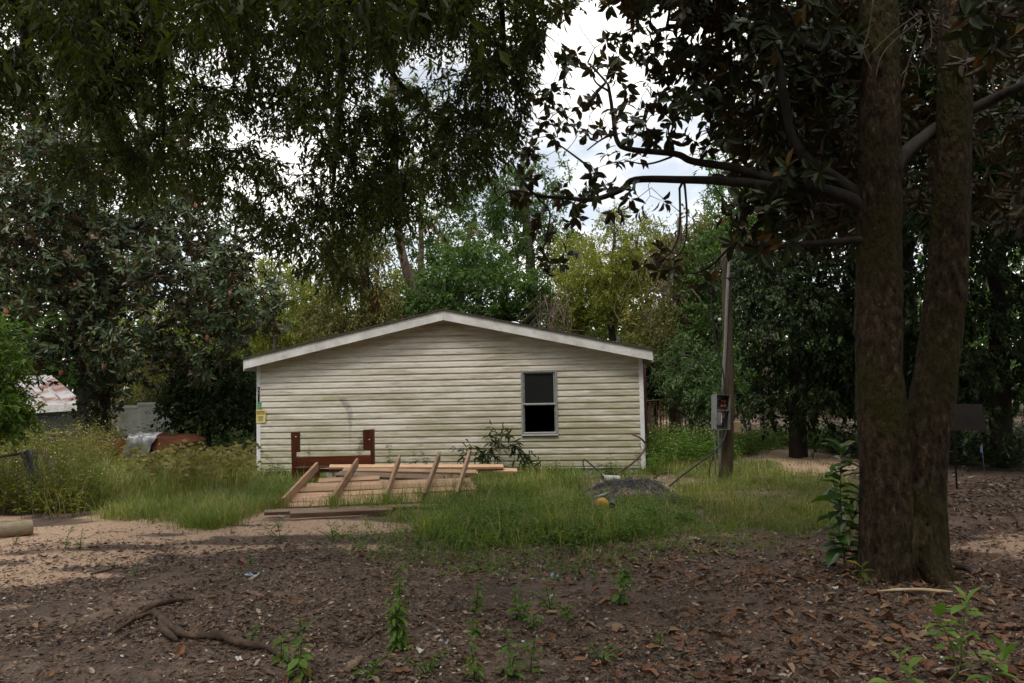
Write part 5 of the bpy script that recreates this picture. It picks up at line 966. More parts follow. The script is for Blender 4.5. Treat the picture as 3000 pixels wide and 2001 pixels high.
weed(334, 1664, 28, 'tiny round weed where the sand streak ends at the left', leaf=.03, n=24, stems=2)
weed(396, 1690, 34, 'tiny bright weed in the dark litter below the tufted sand', leaf=.035, n=26, stems=2)
weed(690, 1694, 30, 'tiny pale weed in the litter left of the blue wrapper', leaf=.03, n=20, stems=2)
weed(820, 1590, 62, 'grass like weed on the sand below the lumber stack', leaf=.10, asp=.12, n=34, stems=5, spread=.6, droop=-.4, tm=T_DIA)
weed(978, 1590, 76, 'thin grass clump on the sandy edge right of the lumber stack', leaf=.10, asp=.12, n=36, stems=5, spread=.6, droop=-.4, tm=T_DIA)
weed(45, 1600, 40, 'little weed at the left edge by the log', leaf=.035, n=26, stems=2)
weed(1225, 1600, 60, 'leafy weed at the left tip of the green ground cover', leaf=.055, n=50, stems=4, spread=.5)
weed(1350, 1622, 95, 'upright weed sticking out of the front of the ground cover', leaf=.055, n=70, stems=4, spread=.35)
weed(1680, 1622, 180, 'tallest weed in the ground cover, left of the yellow ball', leaf=.075, asp=.4, n=70, stems=3, spread=.3)
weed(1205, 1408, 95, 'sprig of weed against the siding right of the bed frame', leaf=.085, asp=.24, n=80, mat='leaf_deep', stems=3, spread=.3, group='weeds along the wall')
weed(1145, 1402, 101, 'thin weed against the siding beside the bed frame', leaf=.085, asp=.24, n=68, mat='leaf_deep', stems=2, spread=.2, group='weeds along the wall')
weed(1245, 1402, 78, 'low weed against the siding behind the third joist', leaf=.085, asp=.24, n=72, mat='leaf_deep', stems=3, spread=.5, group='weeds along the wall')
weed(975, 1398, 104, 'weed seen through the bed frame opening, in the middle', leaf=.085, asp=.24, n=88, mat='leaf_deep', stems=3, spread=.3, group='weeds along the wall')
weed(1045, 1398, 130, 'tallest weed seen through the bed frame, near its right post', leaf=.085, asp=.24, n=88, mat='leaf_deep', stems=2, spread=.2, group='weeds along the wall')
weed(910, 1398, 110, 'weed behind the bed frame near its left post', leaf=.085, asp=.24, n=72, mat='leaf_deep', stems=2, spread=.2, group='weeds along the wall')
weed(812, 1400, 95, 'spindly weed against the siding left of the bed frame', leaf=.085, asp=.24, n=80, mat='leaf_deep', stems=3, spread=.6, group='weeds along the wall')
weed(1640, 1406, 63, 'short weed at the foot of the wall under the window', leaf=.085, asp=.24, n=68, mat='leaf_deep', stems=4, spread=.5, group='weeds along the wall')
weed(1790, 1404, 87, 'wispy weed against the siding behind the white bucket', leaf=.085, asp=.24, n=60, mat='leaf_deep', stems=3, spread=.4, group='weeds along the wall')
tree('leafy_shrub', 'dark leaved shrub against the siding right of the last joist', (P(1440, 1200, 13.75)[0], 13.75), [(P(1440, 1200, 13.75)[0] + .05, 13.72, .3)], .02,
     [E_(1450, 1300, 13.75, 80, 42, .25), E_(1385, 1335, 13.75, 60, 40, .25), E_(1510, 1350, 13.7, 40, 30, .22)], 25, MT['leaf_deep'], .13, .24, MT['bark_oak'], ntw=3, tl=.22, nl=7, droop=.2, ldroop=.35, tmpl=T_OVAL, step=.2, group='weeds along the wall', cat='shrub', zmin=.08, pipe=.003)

xy = scatter(70, lush, 7, 10, um=(1200, 2050), dens=edge); cover('tall_weeds', 'taller leafy weeds standing in the ground cover', xy, .34, .07, .36, MT['leaf_weed'], 26, .4)
def sapling(name, label, base, stems, leaves_, mat='leaf_sapling', r=.008, asp=.40, cat='sapling'):
    """stems: world polylines; leaves_: (stem, t, azimuth, pitch, length) each leaf an object of its own"""
    root = thing(name, label, cat, base); o = np.array(base); paths = [smoothpath([np.array(p) - o for p in s], 6) for s in stems]
    for i, p in enumerate(paths): MB().tube(p, np.linspace(r if i == 0 else r * .6, r * .3, len(p)), 6).build('stem', MT['stem'], root, True)
    ms_ = [leafmesh('leaf', np.zeros((1, 3)), np.array([[1., 0, 0]]), np.array([[0, 0, 1.]]), 1.0, asp, T_LEAF, MT[mat], np.array([tt])) for tt in (.1, .3, .5, .7, .88, .97)]
    for (s, t, az, pit, Ln) in leaves_:
        p = paths[s]; i = t * (len(p) - 1); i0 = min(int(i), len(p) - 2); q = p[i0] + (p[i0 + 1] - p[i0]) * (i - i0)
        a = np.array([math.cos(az) * math.cos(pit), math.sin(az) * math.cos(pit), math.sin(pit)]); up = np.array([0, 0, 1.0]) + rng.normal(size=3) * .18; sd_ = nrmz(np.cross(up, a)); c = np.cross(a, sd_)
        ob = obj('leaf', ms_[rng.choice(6, p=[.2, .22, .22, .2, .12, .04])], root); ob.matrix_local = Matrix(((a[0] * Ln, sd_[0] * Ln, c[0] * Ln, q[0]), (a[1] * Ln, sd_[1] * Ln, c[1] * Ln, q[1]), (a[2] * Ln, sd_[2] * Ln, c[2] * Ln, q[2]), (0, 0, 0, 1)))
    return root
MT['stem'] = surf('green_stem', [(0.3, (0.10, 0.13, 0.04)), (0.7, (0.19, 0.20, 0.08))], 10, rough=0.6, bump=0.1)
g = G(2478, 1690); Ys = g[1]
lv = []
for i in range(62):
    t = .12 + .88 * (i / 61); lv.append((0, t, i * 2.4 + rng.normal() * .4, rng.uniform(-.35, .35) if t < .9 else rng.uniform(.4, 1.1), (.24 if t < .6 else .19) * rng.uniform(.8, 1.15) * (1 if t < .85 else .85)))
for i in range(14): lv.append((1, .3 + .7 * i / 13, i * 2.4, rng.uniform(-.3, .6), .13))
sapling('magnolia_sapling', 'knee high magnolia sapling with broad glossy leaves left of the twin trunks', (g[0], g[1], 0), [[g, P(2468, 1560, Ys), P(2462, 1420, Ys - .03), P(2466, 1310, Ys)], [P(2470, 1600, Ys), P(2500, 1520, Ys), P(2520, 1450, Ys)]], lv, asp=.52)
g2 = G(2520, 1738); sapling('seedling', 'small bright seedling with reddish top leaves at the trunk foot', (g2[0], g2[1], 0), [[g2, P(2527, 1690, g2[1]), P(2526, 1660, g2[1])]],
    [(0, .95, 2.9, .5, .13), (0, .98, .4, .6, .08), (0, .8, 3.3, -.1, .10), (0, .75, .1, .05, .12), (0, .6, 1.2, -.1, .10), (0, .7, 4.5, -.2, .11), (0, .5, 5.3, -.2, .09)], 'leaf_bright', .005)
g3 = G(2806, 2050); Y3 = g3[1] + .15; o3 = (g3[0], Y3, 0); base3 = np.array(o3)
st3 = [[base3, P(2808, 1960, Y3), P(2818, 1880, Y3), P(2826, 1800, Y3), P(2832, 1765, Y3)], [P(2808, 1980, Y3), P(2790, 1900, Y3 - .05), P(2765, 1840, Y3 - .06), P(2748, 1810, Y3 - .06)], [base3 + [.1, -.1, 0], P(2870, 2020, Y3 - .1), P(2920, 1950, Y3 - .12), P(2945, 1925, Y3 - .12)], [base3 + [-.45, .02, 0], P(2668, 1985, Y3 - .1), P(2632, 1938, Y3 - .1)]]
lv = []
for s, m in ((0, 17), (1, 10), (2, 11), (3, 7)):
    for i in range(m): lv.append((s, .28 + .72 * i / (m - 1), i * 2.5 + s, rng.uniform(-.1, .55) if i < m - 2 else 1.0, rng.uniform(.095, .13)))
sapling('cherry_sapling', 'bright green young sapling at the bottom right corner', o3, st3, lv, 'leaf_cherry', .006, .40)

# ------------------------------------------------------------------ timber and junk
MT['deck_wood'] = surf('deck_board', [(0.3, (0.36, 0.22, 0.13)), (0.5, (0.50, 0.32, 0.20)), (0.75, (0.60, 0.42, 0.28))], 3.2, (0.7, 9, 9), 0.75, 0.3, rnd=.2, spots=(3.0, .58, .76, (0.24, 0.155, 0.10)))
MT['joist_wood'] = surf('joist', [(0.3, (0.24, 0.15, 0.09)), (0.5, (0.36, 0.23, 0.145)), (0.75, (0.46, 0.33, 0.22))], 3.5, (0.7, 9, 9), 0.8, 0.4, rnd=.2, spots=(4.0, .54, .72, (0.17, 0.135, 0.10)))
MT['old_wood'] = surf('weathered_board', [(0.3, (0.13, 0.085, 0.06)), (0.55, (0.25, 0.17, 0.12)), (0.75, (0.36, 0.28, 0.21))], 3.5, (0.7, 9, 9), 0.85, 0.4, rnd=.18)
MT['red_wood'] = surf('varnished_red_brown', [(0.3, (0.04, 0.010, 0.006)), (0.5, (0.085, 0.021, 0.010)), (0.75, (0.14, 0.036, 0.014))], 2.6, (5, 5, .8), 0.42, 0.1, spec=.4)
MT['red_rail'] = surf('varnished_rail', [(0.3, (0.06, 0.014, 0.007)), (0.5, (0.12, 0.030, 0.012)), (0.75, (0.19, 0.055, 0.02))], 2.6, (.8, 5, 5), 0.42, 0.1, spec=.4)
def plank(name, p0, p1, wd, th, mat, parent=None, up=(0, 0, 1), o=(0, 0, 0), bev=.003):
    p0 = np.array(p0, float) - np.array(o); p1 = np.array(p1, float) - np.array(o); a = nrmz(p1 - p0); up = np.array(up, float); s = nrmz(np.cross(up, a)); c = np.cross(a, s)
    me = MB().box((0, 0, 0), (np.linalg.norm(p1 - p0), wd, th), bev=bev).mesh(name, mat); ob = obj(name, me, parent); m = (p0 + p1) / 2
    ob.matrix_local = Matrix(((a[0], s[0], c[0], m[0]), (a[1], s[1], c[1], m[1]), (a[2], s[2], c[2], m[2]), (0, 0, 0, 1))); return ob
# deck panel: boards across five joists, far edge propped up on loose boards
A0 = G(838, 1489, .04); A1 = G(1398, 1466, .04); ex = nrmz(A1 - A0); en = np.array([-ex[1], ex[0], 0]); t_ = R(19); ey = en * math.cos(t_) + np.array([0, 0, math.sin(t_)]); ez = np.cross(ex, ey)
deck = thing('deck_panel', 'broken deck section of new boards with five joists, propped up in the grass', 'deck section', A0)
LX = float(np.linalg.norm(A1 - A0))
for k in range(6):
    bw = .133; y = .07 + k * .145; l0 = (-.02, .05, .05, .02, -.3 + .5, .1)[k]; l1 = LX + (-.10, .02, .04, .0, -.03, -1.0)[k]
    if k == 5: l0, l1 = .35, LX - 1.35
    plank('deck_board', A0 + ex * l0 + ey * y + ez * rng.normal() * .004, A0 + ex * l1 + ey * (y + .004) + ez * rng.normal() * .005, bw, .028, MT['deck_wood'], deck, ez, A0)
for i, (ub, ut, vt) in enumerate(((839, 929, 1358), (975, 1047, 1345), (1125, 1170, 1333), (1256, 1287, 1323), (1347, 1375, 1317))):
    x = (P(ub, 1480, A0[1] + .2)[0] - A0[0]) / ex[0] if i < 3 else (P(ub, 1455, A0[1] + .62)[0] - A0[0]) / ex[0] - .05
    a = A0 + ex * (x + .02) + ey * .0 + ez * .083; Yt = 1.28; b = a + ey * (Yt - .02 * i) + ex * (.02 - .015 * i)
    # swing the far end so that it lands where the joist ends in the yard
    q = P(ut, vt, b[1]); b = b + (np.array([q[0], b[1], b[2]]) - b) * np.array([1, 0, 0]); b[2] = b[2] + (q[2] - .05 - b[2]) * .9
    plank('joist', a, b, .038, .135, MT['joist_wood'], deck, ez, A0)
plank('end_board', A0 + ex * .0 - ey * .01 + ez * .0 + np.array([0, -.02, -.01]), A0 + ex * (LX * .55) - ey * .01 + np.array([0, -.02, -.01]), .03, .07, MT['old_wood'], deck, (0, 0, 1), A0)
# loose timbers
def loose(u0, v0, Y0, u1, v1, Y1, wd, th, mat, label, up=(0, -.25, 1)):
    a, b = P(u0, v0, Y0), P(u1, v1, Y1); m = (a + b) / 2; ob = plank('loose_board', a, b, wd, th, MT[mat], None, up, (0, 0, 0)); tag(ob, label, 'board', 'loose boards round the deck panel'); return ob
loose(965, 1368, 12.5, 1474, 1367, 12.9, .14, .038, 'deck_wood', 'long new board uppermost behind the deck joists')
loose(1005, 1377, 12.35, 1395, 1384, 12.3, .14, .038, 'joist_wood', 'second long board just under the uppermost one')
loose(990, 1389, 12.0, 1300, 1402, 11.75, .18, .038, 'old_wood', 'greyish brown board slanting across the middle of the pile')
loose(955, 1404, 12.1, 1075, 1408, 12.0, .14, .038, 'old_wood', 'short weathered board with its end sticking out left of the pile')
loose(968, 1412, 11.75, 1240, 1416, 11.6, .15, .03, 'deck_wood', 'pale board just behind the deck boards')
loose(905, 1421, 11.9, 1010, 1422, 11.8, .05, .05, 'old_wood', 'thin dark batten low between bed frame and deck')
loose(1280, 1376, 12.9, 1515, 1379, 12.9, .14, .035, 'deck_wood', 'board end lying in the grass by the dark shrub')
loose(1340, 1386, 12.6, 1400, 1387, 12.6, .12, .035, 'joist_wood', 'short board end poking out right of the last joist')
loose(775, 1502, 9.72, 1240, 1483, 10.15, .09, .045, 'old_wood', 'long weathered timber in front of the deck, inner one')
loose(850, 1508, 9.55, 1150, 1495, 9.85, .09, .06, 'old_wood', 'thick weathered timber nearest the camera in front of the deck')
loose(1220, 1486, 10.1, 1380, 1478, 10.35, .09, .03, 'old_wood', 'mossy thin board half hidden in grass at the deck front')
loose(1560, 1391, 13.6, 1610, 1391, 13.6, .12, .04, 'deck_wood', 'short stub of board in the grass under the window')
tag(MB().box((0, 0, 0), (.07, .05, .05), bev=.012).build('wood_offcut', MT['deck_wood'], None, False, P(852, 1435, 11.9), (.3, .2, .5)), 'round wood offcut left of the bed frame', 'offcut')
# bed frame head
YB = 13.0; hb = P(975, 1400, YB); bed = thing('bed_headboard', 'dark red brown wooden bed headboard standing against the lumber', 'headboard', (hb[0], YB, 0)); o = np.array([hb[0], YB, 0])
def bl(u, v): q = P(u, v, YB) - o; return q[0], q[2]
def lshape(pts, y0, y1, name, mat='red_wood'): return MB().prism([bl(*p) for p in pts], 1, y0, y1).build(name, MT[mat], bed)
lshape([(853, 1266), (879, 1266), (879, 1325), (868, 1325), (868, 1440), (857, 1440)], -.02, .025, 'post'); lshape([(1064, 1259), (1086, 1258), (1086, 1420), (1086, 1330), (1086, 1319), (1065, 1319)], -.02, .025, 'post_face')
lshape([(1086.3, 1258), (1096, 1258), (1098, 1425), (1087, 1425)], -.03, .06, 'post')
lshape([(868.5, 1340), (1086, 1333), (1086, 1362), (868.5, 1368)], -.012, .02, 'rail', 'red_rail')
for a, b, c, d_ in ((862, 1371, 1086, 1364), (862, 1408, 935, 1404)): MB().tube([np.array([bl(a, b)[0], -.02, bl(a, b)[1]]), np.array([bl(c, d_)[0], -.02, bl(c, d_)[1]])], .014, 8).build('crossbar', MT['red_wood'], bed, True)
lshape([(868.5, 1374), (935, 1372), (935, 1436), (868.5, 1438)], .0, .02, 'lower_panel'); lshape([(935.5, 1374), (1085, 1369), (1085, 1381), (935.5, 1384)], .0, .02, 'lower_rail')
bp = np.array([[bl(933, 1371)[0], -.03, bl(933, 1371)[1]], [bl(936, 1390)[0], -.03, bl(936, 1390)[1]], [bl(930, 1404)[0], -.03, bl(930, 1404)[1]]]); MB().tube(smoothpath(bp, 5), .014, 8).build('bent_bracket', MT['red_wood'], bed, True)
for u_, v_ in ((868, 1279), (1083, 1287)):
    x, z = bl(u_, v_); MB().tube([(x, -.021, z), (x, -.027, z)], .012, 10).build('screw', MT['white_print'], bed)

# yellow ball: panels with sunk seams
bm = bmesh.new(); bmesh.ops.create_icosphere(bm, subdivisions=1, radius=1.0); 
bmesh.ops.bevel(bm, geom=bm.verts[:], offset=.354, offset_type='OFFSET', affect='VERTICES', segments=1)
r_ = bmesh.ops.inset_individual(bm, faces=bm.faces[:], thickness=.022, depth=0.0); seam = set(r_['faces'])
for f in bm.faces: f.material_index = 1 if f in seam else 0
bmesh.ops.triangulate(bm, faces=bm.faces[:]); bmesh.ops.subdivide_edges(bm, edges=bm.edges[:], cuts=2, use_grid_fill=True)
for v_ in bm.verts:
    sm = any(f.material_index == 1 for f in v_.link_faces); v_.co = v_.co.normalized() * (.098 if sm else .100)
for f in bm.faces: f.smooth = True
bme = bpy.data.meshes.new('ball'); bm.to_mesh(bme); bm.free()
bme.materials.append(surf('yellow_leather', [(0.3, (0.55, 0.27, 0.03)), (0.7, (0.72, 0.40, 0.06))], 5, rough=.55, bump=.1, spots=(9, .56, .7, (0.38, 0.20, 0.05)))); bme.materials.append(surf('ball_seam', [(0.3, (0.22, 0.11, 0.02)), (0.7, (0.30, 0.15, 0.03))], 5, rough=.8, bump=0))
bq = G(1763, 1505); tag(obj('ball', bme, None, (bq[0], bq[1], .10), (.4, .7, 1.1)), 'dirty yellow football lying in the grass before the wire pile', 'ball')

# pile of rolled wire mesh
MT['wire'] = surf('dark_wire', [(0.3, (0.035, 0.035, 0.04)), (0.7, (0.13, 0.13, 0.14))], 12, rough=.5, bump=0, metal=.3)
MT['rubber'] = surf('black_rubber', [(0.3, (0.014, 0.014, 0.015)), (0.7, (0.03, 0.03, 0.03))], 12, rough=.5, bump=0)
MT['pipe_grey'] = surf('grey_pvc', [(0.3, (0.26, 0.27, 0.29)), (0.7, (0.38, 0.39, 0.41))], 9, rough=.6, bump=.1, spots=(5, .55, .7, (.2, .19, .16)))
wq = G(1850, 1470); mb = MB()
def pile(s, t): # heap surface: s along, t across
    x = wq[0] + (s - .5) * 1.22; y = wq[1] - .45 + t * 1.25; h = .26 * math.sin(math.pi * min(1, max(0, s * .92 + .04))) ** .7 * math.sin(math.pi * min(1, max(0, t * .8 + .1))); return np.array([x, y, max(.015, h * (.75 + .5 * float(vnoise(np.array(s * 5.), np.array(t * 5.), 3))))])
for k in range(150):
    s0, t0 = rng.random(2); an = rng.random() * 6.28 if k % 3 else 0.5; pts = []
    for q in range(7):
        s_ = s0 + math.cos(an) * .045 * q + rng.normal() * .012; t_2 = t0 + math.sin(an) * .045 * q + rng.normal() * .012; an += rng.normal() * .35
        pts.append(pile(min(1, max(0, s_)), min(1, max(0, t_2))) + rng.normal(size=3) * .02 + [0, 0, .01])
    mb.tube(smoothpath(pts, 2), .0035, 3, False)
for k in range(26):
    for (aa, bb) in (((k / 26, 0), (k / 26 + .28, 1)), ((k / 26, 1), (k / 26 + .28, 0))):
        pts = [pile(min(1, (aa[0] + (bb[0] - aa[0]) * q / 12)), aa[1] + (bb[1] - aa[1]) * q / 12) + rng.normal(size=3) * .008 for q in range(13)]; mb.tube(pts, .0035, 3, False)
wm = thing('wire_pile', 'crumpled heap of dark wire mesh in the grass in front of the right wall', 'wire heap', wq); obj('mesh_wire', mb.mesh('mesh_wire', MT['wire'], True), wm, -wq)['kind'] = 'stuff'
a, b = P(1748, 1457, 10.3), P(1806, 1438, 10.8); tag(MB().tube([a, b], .022, 10).build('grey_pipe', MT['pipe_grey'], None, True), 'short grey pipe lying across the wire heap', 'pipe')
# torn dark sheet under the ball
sq = P(1735, 1478, 10.0); mb = MB(); n_ = 9; V = [(sq[0] + (i - 4) * .075, 9.75 + j * .075, .05 + .05 * rng.random() + .04 * math.sin(i * 1.1 + j)) for j in range(n_) for i in range(n_)]; F = [(j * n_ + i, j * n_ + i + 1, (j + 1) * n_ + i + 1, (j + 1) * n_ + i) for j in range(n_ - 1) for i in range(n_ - 1)]
tag(mb.add(V, F).build('plastic_sheet', surf('green_black_sheet', [(0.3, (0.015, 0.03, 0.028)), (0.7, (0.04, 0.06, 0.055))], 6, rough=.4, bump=.2), None, True), 'dark greenish plastic sheet crumpled left of the ball', 'sheet')
# charred twigs left of the bed frame
q = G(800, 1412); mb = MB()
for k in range(260):
    a_ = rng.random() * 6.28; rr_ = rng.random() ** .6; p_ = np.array([math.cos(a_) * rr_ * .42, math.sin(a_) * rr_ * .45, .26 * (1 - rr_) * rng.random() + .02]); d_ = nrmz(rng.normal(size=3) * np.array([1, 1, .5])) * rng.uniform(.06, .16); mb.tube([p_ - d_, p_ + d_ * .2 + rng.normal(size=3) * .02, p_ + d_], .004, 3, False)
th_ = thing('twig_heap', 'low heap of dark charred twigs left of the bed frame', 'twig heap', q); obj('twigs', mb.mesh('twigs', MT['bark_oak'], True), th_)['kind'] = 'stuff'
# white broken bucket on its side
a, b = P(1764, 1402, 12.3), P(1812, 1402, 12.5); MT['dirty_white'] = surf('dirty_white', [(0.3, (0.40, 0.40, 0.40)), (0.7, (0.66, 0.66, 0.66))], 7, rough=.6, bump=.2, spots=(8, .52, .66, (.20, .15, .11)))
bk = thing('bucket', 'dirty white broken bucket lying on its side behind the wire heap', 'bucket', a); MB().tube([(0, 0, 0), (b - a) * .5, b - a], [.058, .052, .048], 14, False).build('bucket_side', MT['dirty_white'], bk, True); MB().tube([(b - a) * .98, (b - a)], .047, 14).build('bucket_bottom', MT['dirty_white'], bk)
MB().tube([(b - a) * .0, (b - a) * .06], [.063, .063], 14, False).build('rim', MT['dirty_white'], bk, True)
# hoses and cables
def hose(label, pts, r, mat='rubber', name='hose', cat='hose'): tag(MB().tube(smoothpath([P(*p) for p in pts], 8), r, 8).build(name, MT[mat], None, True), label, cat)
MT['brown_hose'] = surf('brown_hose', [(0.3, (0.05, 0.028, 0.024)), (0.7, (0.13, 0.075, 0.062))], 6, rough=.6, bump=.1)
hose('thick brown hose rising in a curve across the right corner trim', [(1800, 1392, 12.6), (1825, 1376, 12.7), (1858, 1353, 12.8), (1885, 1322, 12.9), (1891, 1303, 13.0), (1878, 1285, 13.0), (1851, 1271, 13.1)], .017, 'brown_hose')
hose('short black hose bent up against the siding left of the bucket', [(1712, 1376, 13.0), (1708, 1352, 13.1), (1714, 1347, 13.1), (1730, 1360, 13.0), (1752, 1379, 12.8)], .013)
hose('black hose arching low in the grass between heap and pole', [(1915, 1402, 12.6), (1935, 1388, 12.6), (1955, 1384, 12.6), (1968, 1385, 12.6)], .012)
hose('black service cable hanging from the meter box into the grass', [(2128, 1262, 12.35), (2118, 1292, 12.2), (2095, 1322, 12.0), (2050, 1355, 11.7), (2000, 1392, 11.4), (1962, 1424, 11.1)], .014, name='service_cable', cat='cable')
hose('thin dark wire drooping beside the meter conduit', [(2090, 1340, 12.4), (2080, 1365, 12.4), (2078, 1390, 12.4), (2082, 1400, 12.4)], .008, name='loose_wire', cat='wire')

# ------------------------------------------------------------------ utility pole and meter
MT['pole'] = surf('pole_wood', [(0.3, (0.034, 0.025, 0.015)), (0.7, (0.10, 0.070, 0.041))], 5, (4, 4, .35), .9, .6, dist=.015, spots=(1.2, .52, .7, (.06, .055, .04)))
MT['conduit'] = surf('galvanised', [(0.3, (0.15, 0.15, 0.14)), (0.7, (0.25, 0.25, 0.235))], 6, rough=.5, bump=.1, metal=.3)
MT['box_grey'] = surf('meter_grey', [(0.3, (0.14, 0.145, 0.15)), (0.7, (0.21, 0.215, 0.22))], 6, rough=.5, bump=.05)
MT['tan'] = surf('tan_box', [(0.3, (0.24, 0.18, 0.11)), (0.7, (0.31, 0.24, 0.15))], 6, rough=.7, bump=.05)
MT['red_part'] = surf('red_socket', [(0.3, (0.28, 0.06, 0.03)), (0.7, (0.38, 0.10, 0.05))], 20, rough=.5, bump=0)
YP = 12.6; pb_ = G(2140, 1418); pl = thing('utility_pole', 'short weathered utility pole with conduit and open meter box', 'utility pole', (pb_[0], YP, 0)); o = np.array([pb_[0], YP, 0])
top = P(2124, 725, YP); MB().tube(smoothpath([np.array([0, 0, -.1]), P(2134, 1100, YP) - o, top - o], 8), np.linspace(.112, .064, 17), 14).build('pole', MT['pole'], pl, True)
yf = YP - .115
MB().tube(smoothpath([P(2117, 1158, yf) - o, P(2126, 980, yf) - o, P(2131, 850, yf) - o, P(2136, 770, yf + .02) - o, P(2139, 745, yf + .02) - o], 5), .026, 10).build('conduit', MT['conduit'], pl, True)
MB().tube(smoothpath([P(2137, 752, yf + .02) - o, P(2140, 738, yf) - o, P(2130, 740, yf - .06) - o], 4), .034, 10).build('weatherhead', MT['conduit'], pl, True)
MB().tube([P(2106, 1258, yf) - o, P(2109, 1340, yf) - o, P(2110, 1424, yf) - o], .021, 10).build('conduit', MT['conduit'], pl, True); MB().tube([P(2094, 1256, yf) - o, P(2096, 1340, yf) - o, P(2098, 1420, yf) - o], .009, 8).build('ground_rod', MT['conduit'], pl, True)
for pts, r in (([(2100, 800), (2086, 850), (2086, 930), (2100, 1010), (2118, 1090), (2128, 1160)], .012), ([(2140, 745), (2160, 790), (2162, 830), (2140, 850), (2136, 880)], .009), ([(2128, 1160), (2133, 1200), (2128, 1262)], .014), ([(2105, 800), (2118, 760), (2135, 742)], .012)):
    MB().tube(smoothpath([P(a, b, yf - .05) - o for a, b in pts], 6), r, 8).build('cable', MT['rubber'], pl, True)
# meter box, open front turned a little left
mbx = thing('meter_box', 'open grey meter box with bare red sockets on the pole', 'meter box', P(2112, 1207, YP - .22), 0, None, (R(0), R(3), R(24)))
w2, h2, d2 = .135, .275, .065
for nm, c, s in (('back_panel', (0, d2, 0), (2 * w2, .006, 2 * h2)), ('side_panel', (-w2, 0, 0), (.006, 2 * d2, 2 * h2)), ('side_panel', (w2, 0, 0), (.006, 2 * d2, 2 * h2)), ('top_panel', (0, 0, h2), (2 * w2, 2 * d2, .006)), ('bottom_panel', (0, 0, -h2), (2 * w2, 2 * d2, .006)), ('divider', (0, -.02, .03), (2 * w2 - .008, .05, .012)), ('cover_plate', (-.06, -.03, -.10), (.11, .006, .21)), ('bracket', (-.02, -.04, -.10), (.012, .012, .15))):
    MB().box(c, s).build(nm, MT['box_grey'] if nm != 'bracket' else MT['dirty_white'], mbx)
for x, z in ((.015, .17), (.075, .17), (.015, .10), (.075, .10), (.05, -.02), (.05, -.07)): MB().box((x, .02, z), (.035, .06, .045), bev=.006).build('socket', MT['red_part'], mbx)
MB().tube(smoothpath([(.04, .01, .26), (.00, -.01, .2), (.03, .0, .12)], 6), .008, 6).build('inner_wire', MT['rubber'], mbx, True)
for k in range(3): MB().tube(smoothpath([(.02 + .03 * k, .02, -.02), (.06 - .03 * k, -.02, -.14), (.03 + .02 * k, .0, -.24)], 6), .007, 6).build('inner_wire', MT['rubber'], mbx, True)
tb_ = P(2159, 1253, YP - .03); tbx = thing('junction_box', 'small tan box on the right side of the utility pole', 'junction box', tb_, -.15); MB().box((0, 0, 0), (.12, .10, .20), bev=.006).build('body', MT['tan'], tbx); MB().box((0, -.054, .01), (.10, .008, .17), bev=.003).build('cover', MT['tan'], tbx)
isq = P(2107, 937, yf - .02); tag(MB().tube([isq, isq + [-.0, -.03, 0], isq + [0, -.05, 0]], [.02, .03, .018], 10).build('insulator', MT['dirty_white'], None, True), 'small white porcelain insulator halfway up the utility pole', 'insulator')

# ------------------------------------------------------------------ stair railing behind the house
MT['rust'] = surf('rust', [(0.3, (0.05, 0.028, 0.018)), (0.6, (0.12, 0.058, 0.03)), (0.8, (0.20, 0.10, 0.05))], 9, rough=.9, bump=.4)
YR = 18.0; rl = thing('stair_railing', 'rusty iron stair railing going down from the house side', 'railing', P(1900, 1280, YR) * np.array([1, 1, 0])); o = np.array(rl.location)
pts = [P(1880, 1176, YR), P(1934, 1172, YR), P(2058, 1248, YR + .0)]
MB().tube([p - o for p in pts], .022, 6).build('handrail', MT['rust'], rl); lowp = [p - np.array([0, 0, .72]) for p in pts]; MB().tube([p - o for p in lowp], .015, 6).build('bottom_rail', MT['rust'], rl)
for k in range(19):
    t = k / 18; u_ = 1884 + t * 172; a = pts[0] + (pts[1] - pts[0]) * (u_ - 1880) / 54 if u_ < 1934 else pts[1] + (pts[2] - pts[1]) * (u_ - 1934) / 124
    MB().tube([a - o, a - o - [0, 0, .72]], .010, 5).build('baluster', MT['rust'], rl)
for p in (pts[1], pts[2]): MB().tube([p - o + [0, 0, .02], np.array([p[0] - o[0], p[1] - o[1], 0])], .024, 6).build('post', MT['rust'], rl)
pf = thing('porch_steps', 'weathered wooden landing hidden in weeds beside the railing', 'steps', P(1900, 1300, 18.6) * np.array([1, 1, 0]))
for k in range(5): MB().box((k * .3 - .1, .35, .62 - k * .14), (.32, .9, .04)).build('tread', MT['old_wood'], pf)

